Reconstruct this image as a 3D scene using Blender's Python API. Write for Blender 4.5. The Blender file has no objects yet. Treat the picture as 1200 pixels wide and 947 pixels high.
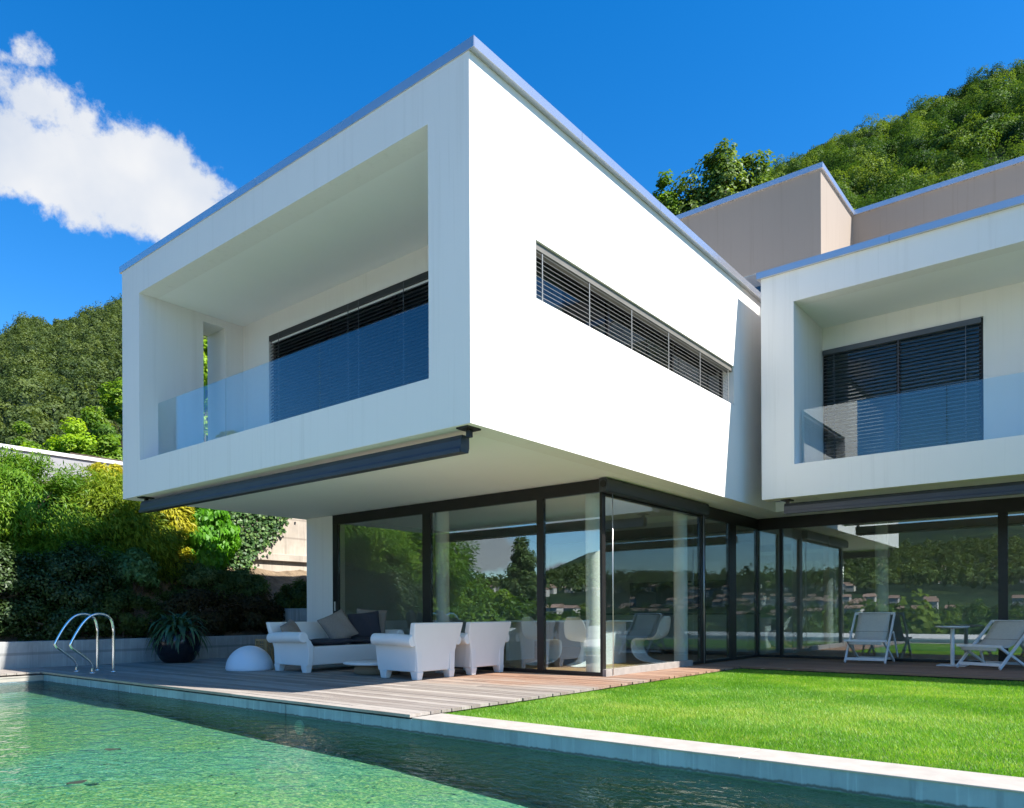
import bpy, bmesh, math, random
import numpy as np
from mathutils import Vector, Matrix

D = bpy.data
SC = bpy.context.scene
COL = SC.collection
R = math.radians
random.seed(7)

# ------------------------------------------------------------------ helpers
class MB:
    """collects boxes, prisms, tubes and lathes for ONE mesh"""
    def __init__(s):
        s.v = []; s.f = []; s.sm = []
    def add(s, vs, fs, smooth=False):
        n = len(s.v)
        s.v += [tuple(p) for p in vs]
        s.f += [tuple(i + n for i in f) for f in fs]
        s.sm += [smooth] * len(fs)
        return s
    def box(s, x0, x1, y0, y1, z0, z1):
        return s.add([(x0, y0, z0), (x1, y0, z0), (x1, y1, z0), (x0, y1, z0), (x0, y0, z1), (x1, y0, z1), (x1, y1, z1), (x0, y1, z1)],
                     [(0, 3, 2, 1), (4, 5, 6, 7), (0, 1, 5, 4), (1, 2, 6, 5), (2, 3, 7, 6), (3, 0, 4, 7)])
    def hexa(s, b, t):
        """frustum from bottom quad b to top quad t (4 points each, counter-clockwise)"""
        return s.add(list(b) + list(t), [(3, 2, 1, 0), (4, 5, 6, 7), (0, 1, 5, 4), (1, 2, 6, 5), (2, 3, 7, 6), (3, 0, 4, 7)])
    def bar(s, p, q, w, h, up=(0, 0, 1)):
        p = Vector(p); q = Vector(q); d = (q - p).normalized()
        a = d.cross(Vector(up))
        if a.length < 1e-4: a = d.cross(Vector((1, 0, 0)))
        a.normalize(); b = a.cross(d)
        a *= w / 2; b *= h / 2
        return s.add([p - a - b, p + a - b, p + a + b, p - a + b, q - a - b, q + a - b, q + a + b, q - a + b],
                     [(0, 3, 2, 1), (4, 5, 6, 7), (0, 1, 5, 4), (1, 2, 6, 5), (2, 3, 7, 6), (3, 0, 4, 7)])
    def tube(s, pts, rad, n=10, caps=True):
        pts = [Vector(p) for p in pts]
        rr = rad if isinstance(rad, (list, tuple)) else [rad] * len(pts)
        vs = []; prev = None
        for i, p in enumerate(pts):
            d = (pts[min(i + 1, len(pts) - 1)] - pts[max(i - 1, 0)]).normalized()
            if prev is None:
                a = d.cross(Vector((0, 0, 1)))
                if a.length < .05: a = d.cross(Vector((1, 0, 0)))
            else:
                a = prev - d * prev.dot(d)
            a.normalize(); prev = a; b = d.cross(a)
            for k in range(n):
                t = 2 * math.pi * k / n
                vs.append(p + (a * math.cos(t) + b * math.sin(t)) * rr[i])
        fs = []
        for i in range(len(pts) - 1):
            for k in range(n):
                k2 = (k + 1) % n
                fs.append((i * n + k, i * n + k2, (i + 1) * n + k2, (i + 1) * n + k))
        s.add(vs, fs, True)
        if caps:
            m = len(s.v) - len(vs)
            s.f += [tuple(m + k for k in range(n))[::-1], tuple(m + (len(pts) - 1) * n + k for k in range(n))]
            s.sm += [False, False]
        return s
    def lathe(s, prof, c=(0, 0, 0), n=40):
        vs = []; fs = []
        for r, z in prof:
            for k in range(n):
                t = 2 * math.pi * k / n
                vs.append((c[0] + r * math.cos(t), c[1] + r * math.sin(t), c[2] + z))
        for i in range(len(prof) - 1):
            for k in range(n):
                k2 = (k + 1) % n
                fs.append((i * n + k, i * n + k2, (i + 1) * n + k2, (i + 1) * n + k))
        s.add(vs, fs, True)
        return s
    def extrude(s, poly, axis, a0, a1):
        """closed polygon (list of 2-D points) extruded along an axis"""
        def P(u, v, w):
            return {'x': (w, u, v), 'y': (u, w, v), 'z': (u, v, w)}[axis]
        n = len(poly)
        vs = [P(u, v, a0) for u, v in poly] + [P(u, v, a1) for u, v in poly]
        fs = [tuple(range(n))[::-1], tuple(range(n, 2 * n))] + [(i, (i + 1) % n, n + (i + 1) % n, n + i) for i in range(n)]
        return s.add(vs, fs)
    def build(s, name, mat, parent=None, bevel=0, seg=2, smooth=False, loc=None, recalc=True):
        me = D.meshes.new(name)
        me.from_pydata(s.v, [], s.f); me.update()
        if any(s.sm) or smooth:
            me.polygons.foreach_set('use_smooth', [bool(a or smooth) for a in s.sm])
        me.materials.append(mat)
        if recalc:
            bm = bmesh.new(); bm.from_mesh(me); bmesh.ops.recalc_face_normals(bm, faces=bm.faces); bm.to_mesh(me); bm.free()
        o = D.objects.new(name, me); COL.objects.link(o)
        if parent: o.parent = parent
        if loc: o.location = loc
        if bevel:
            m = o.modifiers.new('bevel', 'BEVEL'); m.width = bevel; m.segments = seg; m.limit_method = 'ANGLE'; m.angle_limit = R(35)
            if seg > 1: me.polygons.foreach_set('use_smooth', [True] * len(me.polygons)); w = o.modifiers.new('wn', 'WEIGHTED_NORMAL'); w.keep_sharp = True
        return o

def tag(o, label=None, cat=None, group=None, kind=None):
    if label: o['label'] = label
    if cat: o['category'] = cat
    if group: o['group'] = group
    if kind: o['kind'] = kind
    return o

def empty(name, loc=(0, 0, 0), rz=0):
    o = D.objects.new(name, None); COL.objects.link(o)
    o.location = loc; o.rotation_euler = (0, 0, rz); o.empty_display_size = .2
    return o

def copy_tree(o, parent=None):
    c = o.copy(); COL.objects.link(c)
    if parent: c.parent = parent
    for ch in list(o.children): copy_tree(ch, c)
    return c

def arr_mesh(name, V, n_per, mat, parent=None, tint=None):
    """V: (n, n_per, 3) loose faces; tint: (n,) value per face"""
    n = V.shape[0]
    me = D.meshes.new(name)
    me.vertices.add(n * n_per); me.vertices.foreach_set('co', V.astype(np.float32).ravel())
    me.loops.add(n * n_per); me.loops.foreach_set('vertex_index', np.arange(n * n_per, dtype=np.int32))
    me.polygons.add(n); me.polygons.foreach_set('loop_start', np.arange(0, n * n_per, n_per, dtype=np.int32))
    me.update(calc_edges=True)
    if tint is not None:
        at = me.attributes.new('tint', 'FLOAT', 'POINT')
        at.data.foreach_set('value', np.repeat(tint.astype(np.float32), n_per))
    me.materials.append(mat)
    o = D.objects.new(name, me); COL.objects.link(o)
    if parent: o.parent = parent
    return o

# ------------------------------------------------------------------ materials
class NT:
    def __init__(s, name):
        s.m = D.materials.new(name); s.m.use_nodes = True
        s.t = s.m.node_tree; s.t.nodes.clear()
        s.out = s.t.nodes.new('ShaderNodeOutputMaterial')
    def n(s, typ, **kw):
        nd = s.t.nodes.new(typ)
        for k, v in kw.items():
            if k.startswith('i_'):
                nd.inputs[k[2:].replace('_', ' ')].default_value = v
            else: setattr(nd, k, v)
        return nd
    def l(s, a, b): s.t.links.new(a, b)
    def coords(s, scale=(1, 1, 1), rot=(0, 0, 0), kind='Object'):
        c = s.n('ShaderNodeTexCoord'); m = s.n('ShaderNodeMapping')
        m.inputs['Scale'].default_value = scale; m.inputs['Rotation'].default_value = rot
        s.l(c.outputs[kind], m.inputs['Vector']); return m.outputs['Vector']
    def world(s, scale=(1, 1, 1)):
        c = s.n('ShaderNodeNewGeometry'); m = s.n('ShaderNodeMapping')
        m.inputs['Scale'].default_value = scale
        s.l(c.outputs['Position'], m.inputs['Vector']); return m.outputs['Vector']
    def noise(s, vec, scale=5, detail=4, rough=.55, dist=0):
        nd = s.n('ShaderNodeTexNoise'); nd.inputs['Scale'].default_value = scale; nd.inputs['Detail'].default_value = detail
        nd.inputs['Roughness'].default_value = rough; nd.inputs['Distortion'].default_value = dist
        s.l(vec, nd.inputs['Vector']); return nd.outputs['Fac']
    def ramp(s, fac, stops):
        nd = s.n('ShaderNodeValToRGB'); e = nd.color_ramp.elements
        while len(e) < len(stops): e.new(.5)
        for el, (p, c) in zip(e, stops): el.position = p; el.color = (*c, 1) if len(c) == 3 else c
        s.l(fac, nd.inputs['Fac']); return nd.outputs['Color']
    def mix(s, fac, a, b, mode='MIX'):
        nd = s.n('ShaderNodeMix', data_type='RGBA', blend_type=mode)
        for sock, v in ((nd.inputs[0], fac), (nd.inputs[6], a), (nd.inputs[7], b)):
            if isinstance(v, (int, float)): sock.default_value = v
            elif isinstance(v, tuple): sock.default_value = (*v, 1)
            else: s.l(v, sock)
        return nd.outputs[2]
    def math(s, op, a, b=None, clamp=False):
        nd = s.n('ShaderNodeMath', operation=op, use_clamp=clamp)
        for i, v in enumerate((a, b)):
            if v is None: continue
            if isinstance(v, (int, float)): nd.inputs[i].default_value = v
            else: s.l(v, nd.inputs[i])
        return nd.outputs[0]
    def maprange(s, v, a, b, c=0, d=1, smooth=True):
        nd = s.n('ShaderNodeMapRange'); nd.interpolation_type = 'SMOOTHSTEP' if smooth else 'LINEAR'
        s.l(v, nd.inputs[0])
        for i, x in zip((1, 2, 3, 4), (a, b, c, d)): nd.inputs[i].default_value = x
        return nd.outputs[0]
    def principled(s, color, rough=.6, metal=0, spec=.5, bump=None, bstr=.2, bdist=.02, **kw):
        p = s.n('ShaderNodeBsdfPrincipled')
        for sock, v in ((p.inputs['Base Color'], color), (p.inputs['Roughness'], rough), (p.inputs['Metallic'], metal)):
            if isinstance(v, (int, float)): sock.default_value = v
            elif isinstance(v, tuple): sock.default_value = (*v, 1)
            else: s.l(v, sock)
        p.inputs['Specular IOR Level'].default_value = spec
        for k, v in kw.items(): p.inputs[k.replace('_', ' ')].default_value = v
        if bump is not None:
            b = s.n('ShaderNodeBump'); b.inputs['Strength'].default_value = bstr; b.inputs['Distance'].default_value = bdist
            s.l(bump, b.inputs['Height']); s.l(b.outputs[0], p.inputs['Normal'])
        s.l(p.outputs[0], s.out.inputs[0]); return p

def simple(name, col, rough=.6, metal=0, var=.08, scale=6, bump=0, spec=.5):
    m = NT(name); c = m.coords()
    n = m.noise(c, scale, 5)
    lo = tuple(max(0, x * (1 - var)) for x in col); hi = tuple(min(1, x * (1 + var)) for x in col)
    m.principled(m.ramp(n, [(.3, lo), (.7, hi)]), rough, metal, spec, bump=n if bump else None, bstr=bump)
    return m.m

def plaster(name, col, streak=.10):
    m = NT(name); c = m.coords()
    big = m.noise(c, .7, 4); fine = m.noise(c, 60, 3)
    st = m.noise(m.coords((9, 9, .25)), 1, 5, .6)
    st2 = m.noise(m.coords((26, 26, .5)), 1, 3, .6)
    base = m.mix(m.maprange(big, .35, .7, 0, .5), col, tuple(x * .95 for x in col))
    base = m.mix(m.math('MULTIPLY', m.maprange(st, .52, .75), streak), base, tuple(x * f for x, f in zip(col, (.62, .6, .55))))
    base = m.mix(m.math('MULTIPLY', m.maprange(st2, .58, .8), streak), base, tuple(x * f for x, f in zip(col, (.55, .54, .5))))
    m.principled(base, .85, 0, .25, bump=fine, bstr=.12, bdist=.004)
    return m.m

def concrete(name, col, dark=.55, waterline=None):
    m = NT(name); c = m.coords()
    big = m.noise(c, 1.6, 6, .6); st = m.noise(m.coords((7, 7, .5)), 1, 6, .65); fine = m.noise(c, 45, 4)
    st2 = m.noise(m.coords((22, 22, .9)), 1, 4, .6)
    base = m.mix(m.maprange(big, .3, .7), tuple(x * 1.12 for x in col), tuple(x * .82 for x in col))
    base = m.mix(m.math('MULTIPLY', m.maprange(st, .5, .7), .55), base, tuple(x * dark for x in col))
    base = m.mix(m.math('MULTIPLY', m.maprange(st2, .55, .72), .5), base, tuple(min(1, x * 1.5) for x in col))
    # form-board joint lines
    w = m.n('ShaderNodeTexWave', wave_type='BANDS', bands_direction='Z'); w.inputs['Scale'].default_value = .63; w.inputs['Distortion'].default_value = .15
    m.l(c, w.inputs['Vector'])
    base = m.mix(m.math('MULTIPLY', m.maprange(w.outputs['Fac'], .965, .99), .5), base, tuple(x * .4 for x in col))
    if waterline is not None:
        g = m.n('ShaderNodeNewGeometry'); sp = m.n('ShaderNodeSeparateXYZ'); m.l(g.outputs['Position'], sp.inputs[0])
        zz = m.math('ADD', sp.outputs[2], m.math('MULTIPLY', m.math('ADD', st2, -.5), .03))
        base = m.mix(m.maprange(zz, waterline - .02, waterline + .012, 1, 0), base, m.mix(big, (.045, .095, .09), (.085, .155, .14)))  # darker teal below the water level, thin dark band just above
        band = m.math('MULTIPLY', m.maprange(zz, waterline - .006, waterline + .008), m.maprange(zz, waterline + .012, waterline + .028, 1, 0))
        base = m.mix(m.math('MULTIPLY', band, .75), base, (.045, .042, .03))
    m.principled(base, .85, 0, .3, bump=m.math('ADD', fine, big), bstr=.25, bdist=.01)
    return m.m

def leaf(name, c0, c1, c2, trans=.35, gloss=.25, wi=.45):
    """c0..c2: dark, middle, light colour of the leaves of one plant"""
    m = NT(name)
    g = m.n('ShaderNodeNewGeometry'); a = m.n('ShaderNodeAttribute', attribute_name='tint')
    v = m.math('ADD', m.math('MULTIPLY', g.outputs['Random Per Island'], wi), m.math('MULTIPLY', a.outputs['Fac'], 1 - wi))
    col = m.ramp(v, [(.1, c0), (.5, c1), (.9, c2)])
    d = m.n('ShaderNodeBsdfDiffuse'); t = m.n('ShaderNodeBsdfTranslucent'); gl = m.n('ShaderNodeBsdfGlossy')
    m.l(col, d.inputs[0])
    m.l(m.mix(1.0, col, (1.5, 1.5, .7), 'MULTIPLY'), t.inputs[0])
    gl.inputs['Roughness'].default_value = .5; gl.inputs[0].default_value = (.8, .85, .8, 1)
    s1 = m.n('ShaderNodeMixShader'); s1.inputs[0].default_value = trans
    m.l(d.outputs[0], s1.inputs[1]); m.l(t.outputs[0], s1.inputs[2])
    s2 = m.n('ShaderNodeMixShader'); s2.inputs[0].default_value = gloss * .10
    m.l(s1.outputs[0], s2.inputs[1]); m.l(gl.outputs[0], s2.inputs[2]); m.l(s2.outputs[0], m.out.inputs[0])
    return m.m

def glass(name, tint, f0, rcol=(.95, .98, 1)):
    m = NT(name)
    lw = m.n('ShaderNodeLayerWeight'); lw.inputs['Blend'].default_value = .5
    p5 = m.math('POWER', lw.outputs['Facing'], 5)
    fac = m.math('ADD', m.math('MULTIPLY', p5, 1 - f0), f0, True)
    t = m.n('ShaderNodeBsdfTransparent'); t.inputs[0].default_value = (*tint, 1)
    g = m.n('ShaderNodeBsdfGlossy'); g.inputs['Roughness'].default_value = 0; g.inputs[0].default_value = (*rcol, 1)
    s = m.n('ShaderNodeMixShader'); m.l(fac, s.inputs[0])
    m.l(t.outputs[0], s.inputs[1]); m.l(g.outputs[0], s.inputs[2]); m.l(s.outputs[0], m.out.inputs[0])
    return m.m

M = {}
M['plaster'] = plaster('white_plaster', (.82, .785, .73), .17)
M['soffit'] = plaster('soffit_plaster', (.86, .84, .79), .03)
M['taupe'] = plaster('taupe_plaster', (.305, .252, .205), .35)
M['concrete'] = concrete('grey_concrete', (.36, .36, .34))
M['pool_concrete'] = concrete('pool_concrete', (.25, .345, .385), .5, -.166)
M['old_concrete'] = concrete('weathered_concrete', (.46, .40, .33), .45)
M['curb'] = simple('pale_curb_stone', (.36, .325, .28), .8, 0, .10, 8, .15)
M['coping'] = simple('zinc_coping', (.58, .58, .60), .22, .72, .03, 2)
M['frame'] = simple('black_aluminium', (.018, .016, .015), .38, .2, .1, 3)
M['awning'] = simple('anthracite_cassette', (.055, .058, .066), .45, .4, .08, 4)
M['blind'] = simple('black_blind_slat', (.03, .03, .032), .4, .3, .1, 4)
M['blind_grey'] = simple('grey_blind_slat', (.10, .105, .115), .35, .5, .1, 4)
M['blind_white'] = simple('pale_blind_slat', (.24, .24, .23), .45, .1, .05, 4)
M['pelmet'] = simple('pelmet_grey', (.16, .15, .13), .6, 0, .1, 4)
M['steel'] = simple('polished_steel', (.78, .78, .77), .10, 1, .03, 3)
M['cable'] = simple('steel_cable', (.7, .7, .68), .35, .8, .03, 3)
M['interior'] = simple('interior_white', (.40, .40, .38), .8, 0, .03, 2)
M['interior_dark'] = simple('interior_dark_panel', (.035, .04, .045), .3, 0, .1, 2)
M['parquet'] = simple('oak_parquet', (.42, .24, .10), .4, 0, .25, 3)
M['white_plastic'] = simple('white_polyethylene', (.78, .77, .74), .42, 0, .02, 3)
M['white_paint'] = simple('white_painted_wood', (.72, .71, .70), .5, 0, .05, 8)
M['dome'] = simple('white_lamp_shell', (.72, .75, .80), .35, 0, .01, 3)
M['canvas'] = simple('ecru_canvas', (.58, .55, .48), .9, 0, .06, 30, .1)
M['taupe_fabric'] = simple('taupe_cushion_fabric', (.24, .20, .165), .95, 0, .08, 40, .15)
M['navy_fabric'] = simple('charcoal_cushion_fabric', (.035, .036, .048), .95, 0, .12, 40, .15)
M['lamp_glass'] = simple('dull_lamp_lens', (.20, .36, .34), .5, 0, .05, 3)
M['pot'] = simple('black_glazed_pot', (.012, .012, .016), .18, 0, .1, 3)
M['bark'] = simple('bark', (.10, .075, .05), .9, 0, .3, 12, .4)
M['panton'] = simple('white_moulded_plastic', (.80, .82, .82), .3, 0, .02, 3)

# pane materials
M['pane'] = glass('window_glass', (.90, .945, .93), .16, (.86, .95, 1.0))
M['rail_glass'] = glass('balustrade_glass', (.88, .94, .95), .065)
M['dark_pane'] = glass('dark_window_glass', (.40, .45, .47), .06)

# wicker
m = NT('rattan'); c = m.coords((1, 1, 1))
w = m.n('ShaderNodeTexWave', wave_type='BANDS', bands_direction='DIAGONAL'); w.inputs['Scale'].default_value = 22; w.inputs['Distortion'].default_value = 3; m.l(c, w.inputs['Vector'])
m.principled(m.ramp(w.outputs['Fac'], [(.2, (.10, .065, .035)), (.8, (.52, .40, .26))]), .7, bump=w.outputs['Fac'], bstr=.6, bdist=.02)
M['rattan'] = m.m
M['cane'] = simple('honey_cane', (.42, .27, .13), .6, 0, .2, 20)

# deck boards
m = NT('weathered_deck_boards')
g = m.n('ShaderNodeNewGeometry'); rnd = g.outputs['Random Per Island']
pos = m.world((.8, 14, 3)); grain = m.noise(pos, 2.2, 7, .65)
fine = m.noise(m.world((3, 70, 8)), 1.5, 4, .6)
patch = m.noise(m.world((.35, .8, 1)), 1.0, 4, .6)
grey = m.ramp(rnd, [(0, (.21, .18, .155)), (.5, (.29, .255, .22)), (1, (.37, .33, .285))])
brown = m.ramp(rnd, [(0, (.20, .105, .065)), (.5, (.29, .16, .10)), (1, (.36, .215, .14))])
sep = m.n('ShaderNodeSeparateXYZ'); m.l(g.outputs['Position'], sep.inputs[0])
shelter = m.math('ADD', m.math('MULTIPLY', m.math('ADD', sep.outputs[1], -6.9), .30), m.math('MULTIPLY', m.math('ADD', patch, -.5), 2.6))
shelter = m.math('MULTIPLY', m.maprange(shelter, -.1, .75), m.maprange(sep.outputs[0], -11.5, -8.6))
far = m.maprange(sep.outputs[1], 12.0, 12.3, 0, .8)
shelter = m.math('MAXIMUM', shelter, m.math('MULTIPLY', far, m.maprange(patch, .3, .6)))
col = m.mix(shelter, grey, brown)
col = m.mix(m.maprange(grain, .42, .70, 0, .55), col, (.16, .115, .085))
col = m.mix(m.maprange(fine, .55, .75, 0, .45), col, (.62, .57, .51))
m.principled(col, .72, 0, .3, bump=grain, bstr=.3, bdist=.006)
M['deck'] = m.m

# pool floor pebbles
m = NT('pool_floor_mosaic'); c = m.world((1, 1, 1))
nz = m.n('ShaderNodeTexNoise'); nz.inputs['Scale'].default_value = 9; nz.inputs['Detail'].default_value = 3; m.l(c, nz.inputs['Vector'])
warp = m.n('ShaderNodeVectorMath', operation='MULTIPLY_ADD'); m.l(nz.outputs['Color'], warp.inputs[0]); warp.inputs[1].default_value = (.10, .10, 0); m.l(c, warp.inputs[2])
v = m.n('ShaderNodeTexVoronoi'); v.inputs['Scale'].default_value = 62; m.l(warp.outputs[0], v.inputs['Vector'])
sep = m.n('ShaderNodeSeparateColor'); m.l(v.outputs['Color'], sep.inputs[0])
cells = m.ramp(sep.outputs[0], [(0, (.035, .135, .11)), (.25, (.08, .215, .155)), (.5, (.14, .28, .18)), (.75, (.215, .33, .18)), (1, (.42, .45, .27))])
big = m.noise(c, .55, 4); warmc = m.mix(1.0, cells, (1.10, 1.04, .70), 'MULTIPLY'); coolc = m.mix(1.0, cells, (.80, 1.0, 1.06), 'MULTIPLY')
col = m.mix(m.maprange(big, .38, .62), coolc, warmc)
mid = m.noise(c, 9, 6, .75); col = m.mix(m.maprange(mid, .53, .66, 0, .6), col, (.035, .15, .12))
col = m.mix(m.maprange(m.noise(warp.outputs[0], 17, 5, .75), .58, .70, 0, .6), col, (.42, .52, .32))
m.principled(col, .8)
M['pool_floor'] = m.m

# water
m = NT('pool_water')
n1 = m.noise(m.world((1.0, 1.5, 1)), 4.2, 2, .5, .6); n2 = m.noise(m.world((1, 1.5, 1)), 14, 2, .5, .3)
b = m.n('ShaderNodeBump'); b.inputs['Strength'].default_value = .75; b.inputs['Distance'].default_value = .030
m.l(m.math('ADD', n1, m.math('MULTIPLY', n2, .35)), b.inputs['Height'])
f = m.n('ShaderNodeFresnel'); f.inputs['IOR'].default_value = 1.33; m.l(b.outputs[0], f.inputs['Normal'])
t = m.n('ShaderNodeBsdfTransparent'); t.inputs[0].default_value = (.66, .86, .81, 1)
g = m.n('ShaderNodeBsdfGlossy'); g.inputs['Roughness'].default_value = .01; m.l(b.outputs[0], g.inputs['Normal'])
s = m.n('ShaderNodeMixShader'); m.l(f.outputs[0], s.inputs[0]); m.l(t.outputs[0], s.inputs[1]); m.l(g.outputs[0], s.inputs[2]); m.l(s.outputs[0], m.out.inputs[0])
M['water'] = m.m

# soil, terrain
m = NT('lawn_soil'); c = m.world(); n = m.noise(c, 3, 5)
m.principled(m.ramp(n, [(.3, (.05, .085, .02)), (.7, (.09, .15, .03))]), .95); M['soil'] = m.m
m = NT('bank_soil'); c = m.coords(); n = m.noise(c, 2.5, 7, .65)
m.principled(m.ramp(n, [(.3, (.09, .065, .04)), (.55, (.22, .16, .10)), (.75, (.36, .27, .17))]), .95, bump=n, bstr=.8, bdist=.2); M['bank'] = m.m
m = NT('forest_ground'); c = m.world(); n = m.noise(c, .012, 8, .65); n2 = m.noise(c, .06, 7, .7)
n3 = m.noise(c, .0035, 6, .6)
col = m.mix(m.maprange(n3, .42, .6, 0, .8), m.ramp(n, [(.3, (.010, .022, .014)), (.5, (.028, .052, .020)), (.68, (.075, .11, .035))]), (.016, .030, .020))
m.principled(m.mix(m.maprange(n2, .35, .7), m.mix(1.0, col, (.5, .5, .5), 'MULTIPLY'), col), .95, spec=.1); M['terrain'] = m.m

M['grass'] = leaf('grass_blades', (.070, .215, .008), (.155, .36, .018), (.42, .50, .10), .45, .3)
M['feather'] = leaf('feathery_conifer_leaf', (.06, .12, .010), (.16, .235, .016), (.30, .36, .03), .4, .15)
M['feather_dk'] = leaf('green_feathery_leaf', (.04, .115, .010), (.105, .225, .016), (.22, .335, .03), .4, .15)
M['gold'] = leaf('golden_conifer_leaf', (.19, .20, .012), (.40, .37, .022), (.56, .50, .04), .3, .15)
M['bright'] = leaf('bright_green_leaf', (.05, .17, .008), (.10, .30, .012), (.19, .42, .03), .45, .25)
M['ivy'] = leaf('ivy_leaf', (.015, .050, .010), (.045, .120, .022), (.16, .26, .06), .25, .35)
M['hedge'] = leaf('juniper_leaf', (.04, .08, .018), (.085, .145, .035), (.18, .235, .08), .3, .2)
M['dark'] = leaf('dark_laurel_leaf', (.018, .040, .009), (.036, .070, .015), (.07, .115, .028), .25, .35)
M['teal'] = leaf('blue_green_leaf', (.045, .12, .035), (.10, .21, .065), (.18, .30, .11), .3, .3)
M['olive'] = leaf('olive_spiraea_leaf', (.030, .050, .010), (.060, .090, .016), (.10, .14, .025), .3, .2)
M['red'] = leaf('bronze_barberry_leaf', (.034, .024, .010), (.062, .044, .016), (.080, .075, .022), .3, .2)
M['strap'] = leaf('strap_leaf', (.020, .055, .022), (.040, .100, .036), (.085, .160, .060), .25, .6)
M['poplar'] = leaf('poplar_leaf', (.045, .095, .014), (.105, .175, .022), (.22, .29, .045), .35, .3)
M['forest'] = leaf('woodland_leaf', (.016, .042, .012), (.055, .115, .018), (.17, .235, .034), .3, .12, .22)
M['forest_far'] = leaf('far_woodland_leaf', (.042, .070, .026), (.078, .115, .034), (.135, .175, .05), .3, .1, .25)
M['midtree'] = leaf('spring_leaf', (.05, .12, .012), (.12, .225, .020), (.24, .35, .035), .4, .2)
M['lime'] = leaf('lime_leaf', (.13, .25, .010), (.25, .40, .018), (.38, .50, .03), .45, .2)

# ------------------------------------------------------------------ sun direction, camera, world
SUN = Vector((.827, .172, 1.0)).normalized()
EXPOSURE = 1.13
th, roll = .678431, .00428
ct, st = math.cos(th), math.sin(th)
CAMZ = .9
cam = D.cameras.new('camera'); co = D.objects.new('camera', cam); COL.objects.link(co)
F = Vector((-st, ct, 0)); Rt = Vector((ct, st, 0)); Z = Vector((0, 0, 1))
rx = (Rt - roll * Z).normalized(); up = (Z + roll * Rt).normalized()
co.matrix_world = Matrix(((rx.x, up.x, -F.x, 0), (rx.y, up.y, -F.y, 0), (rx.z, up.z, -F.z, CAMZ), (0, 0, 0, 1)))
cam.sensor_fit = 'HORIZONTAL'; cam.sensor_width = 36; cam.lens = 878.23 / 1200 * 36
cam.shift_y = (719.9 - 473.5) / 1200; cam.clip_start = .05; cam.clip_end = 20000
SC.camera = co
SC.view_settings.view_transform = 'Standard'; SC.view_settings.look = 'None'
SC.view_settings.exposure = EXPOSURE; SC.view_settings.gamma = 1

def raydir(px, py):
    x = px - 600; y = py - 719.9
    xc = x - roll * y; yc = y + roll * x
    return Vector((ct * xc / 878.23 - st, st * xc / 878.23 + ct, -yc / 878.23))

sl = D.lights.new('sun', 'SUN'); sl.energy = 5.0; sl.angle = R(.53); sl.color = (1, .955, .89)
so = D.objects.new('sun', sl); COL.objects.link(so); so.location = (20, 5, 30)
so.rotation_euler = SUN.to_track_quat('Z', 'Y').to_euler()

W = D.worlds.new('World'); SC.world = W; W.use_nodes = True
wt = W.node_tree; wt.nodes.clear()
wo = wt.nodes.new('ShaderNodeOutputWorld')
sky = wt.nodes.new('ShaderNodeTexSky'); sky.sky_type = 'NISHITA'; sky.sun_disc = False
sky.sun_elevation = math.asin(SUN.z); sky.sun_rotation = math.atan2(SUN.x, SUN.y)
sky.altitude = 400; sky.air_density = 1.0; sky.dust_density = .25; sky.ozone_density = 3.0
hsv = wt.nodes.new('ShaderNodeHueSaturation'); hsv.inputs['Saturation'].default_value = 1.40; hsv.inputs['Value'].default_value = 1.08; hsv.inputs['Hue'].default_value = .5035
wt.links.new(sky.outputs[0], hsv.inputs['Color'])
bg = wt.nodes.new('ShaderNodeBackground'); bg.inputs['Strength'].default_value = .105
wt.links.new(hsv.outputs[0], bg.inputs['Color'])
# clouds: real directions in the sky, ragged by noise
def wmath(op, a, b=None, clamp=False):
    nd = wt.nodes.new('ShaderNodeMath'); nd.operation = op; nd.use_clamp = clamp
    for i, v in enumerate((a, b)):
        if v is None: continue
        if isinstance(v, (int, float)): nd.inputs[i].default_value = v
        else: wt.links.new(v, nd.inputs[i])
    return nd.outputs[0]
tc = wt.nodes.new('ShaderNodeTexCoord')
def wdot(v):
    nd = wt.nodes.new('ShaderNodeVectorMath'); nd.operation = 'DOT_PRODUCT'
    wt.links.new(tc.outputs['Generated'], nd.inputs[0]); nd.inputs[1].default_value = v
    return nd.outputs['Value']
def wnoise(scale, detail, rough, off=0):
    nd = wt.nodes.new('ShaderNodeTexNoise'); nd.inputs['Scale'].default_value = scale; nd.inputs['Detail'].default_value = detail; nd.inputs['Roughness'].default_value = rough
    mp = wt.nodes.new('ShaderNodeMapping'); mp.inputs['Location'].default_value = (off, off * .7, 0)
    wt.links.new(tc.outputs['Generated'], mp.inputs['Vector']); wt.links.new(mp.outputs[0], nd.inputs['Vector'])
    return nd.outputs['Fac']
nA = wnoise(13, 8, .60); nB = wnoise(42, 7, .68, 3)
rag = wmath('ADD', wmath('MULTIPLY', wmath('SUBTRACT', nA, .5), 2.1), wmath('MULTIPLY', wmath('SUBTRACT', nB, .5), 1.5))
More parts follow.
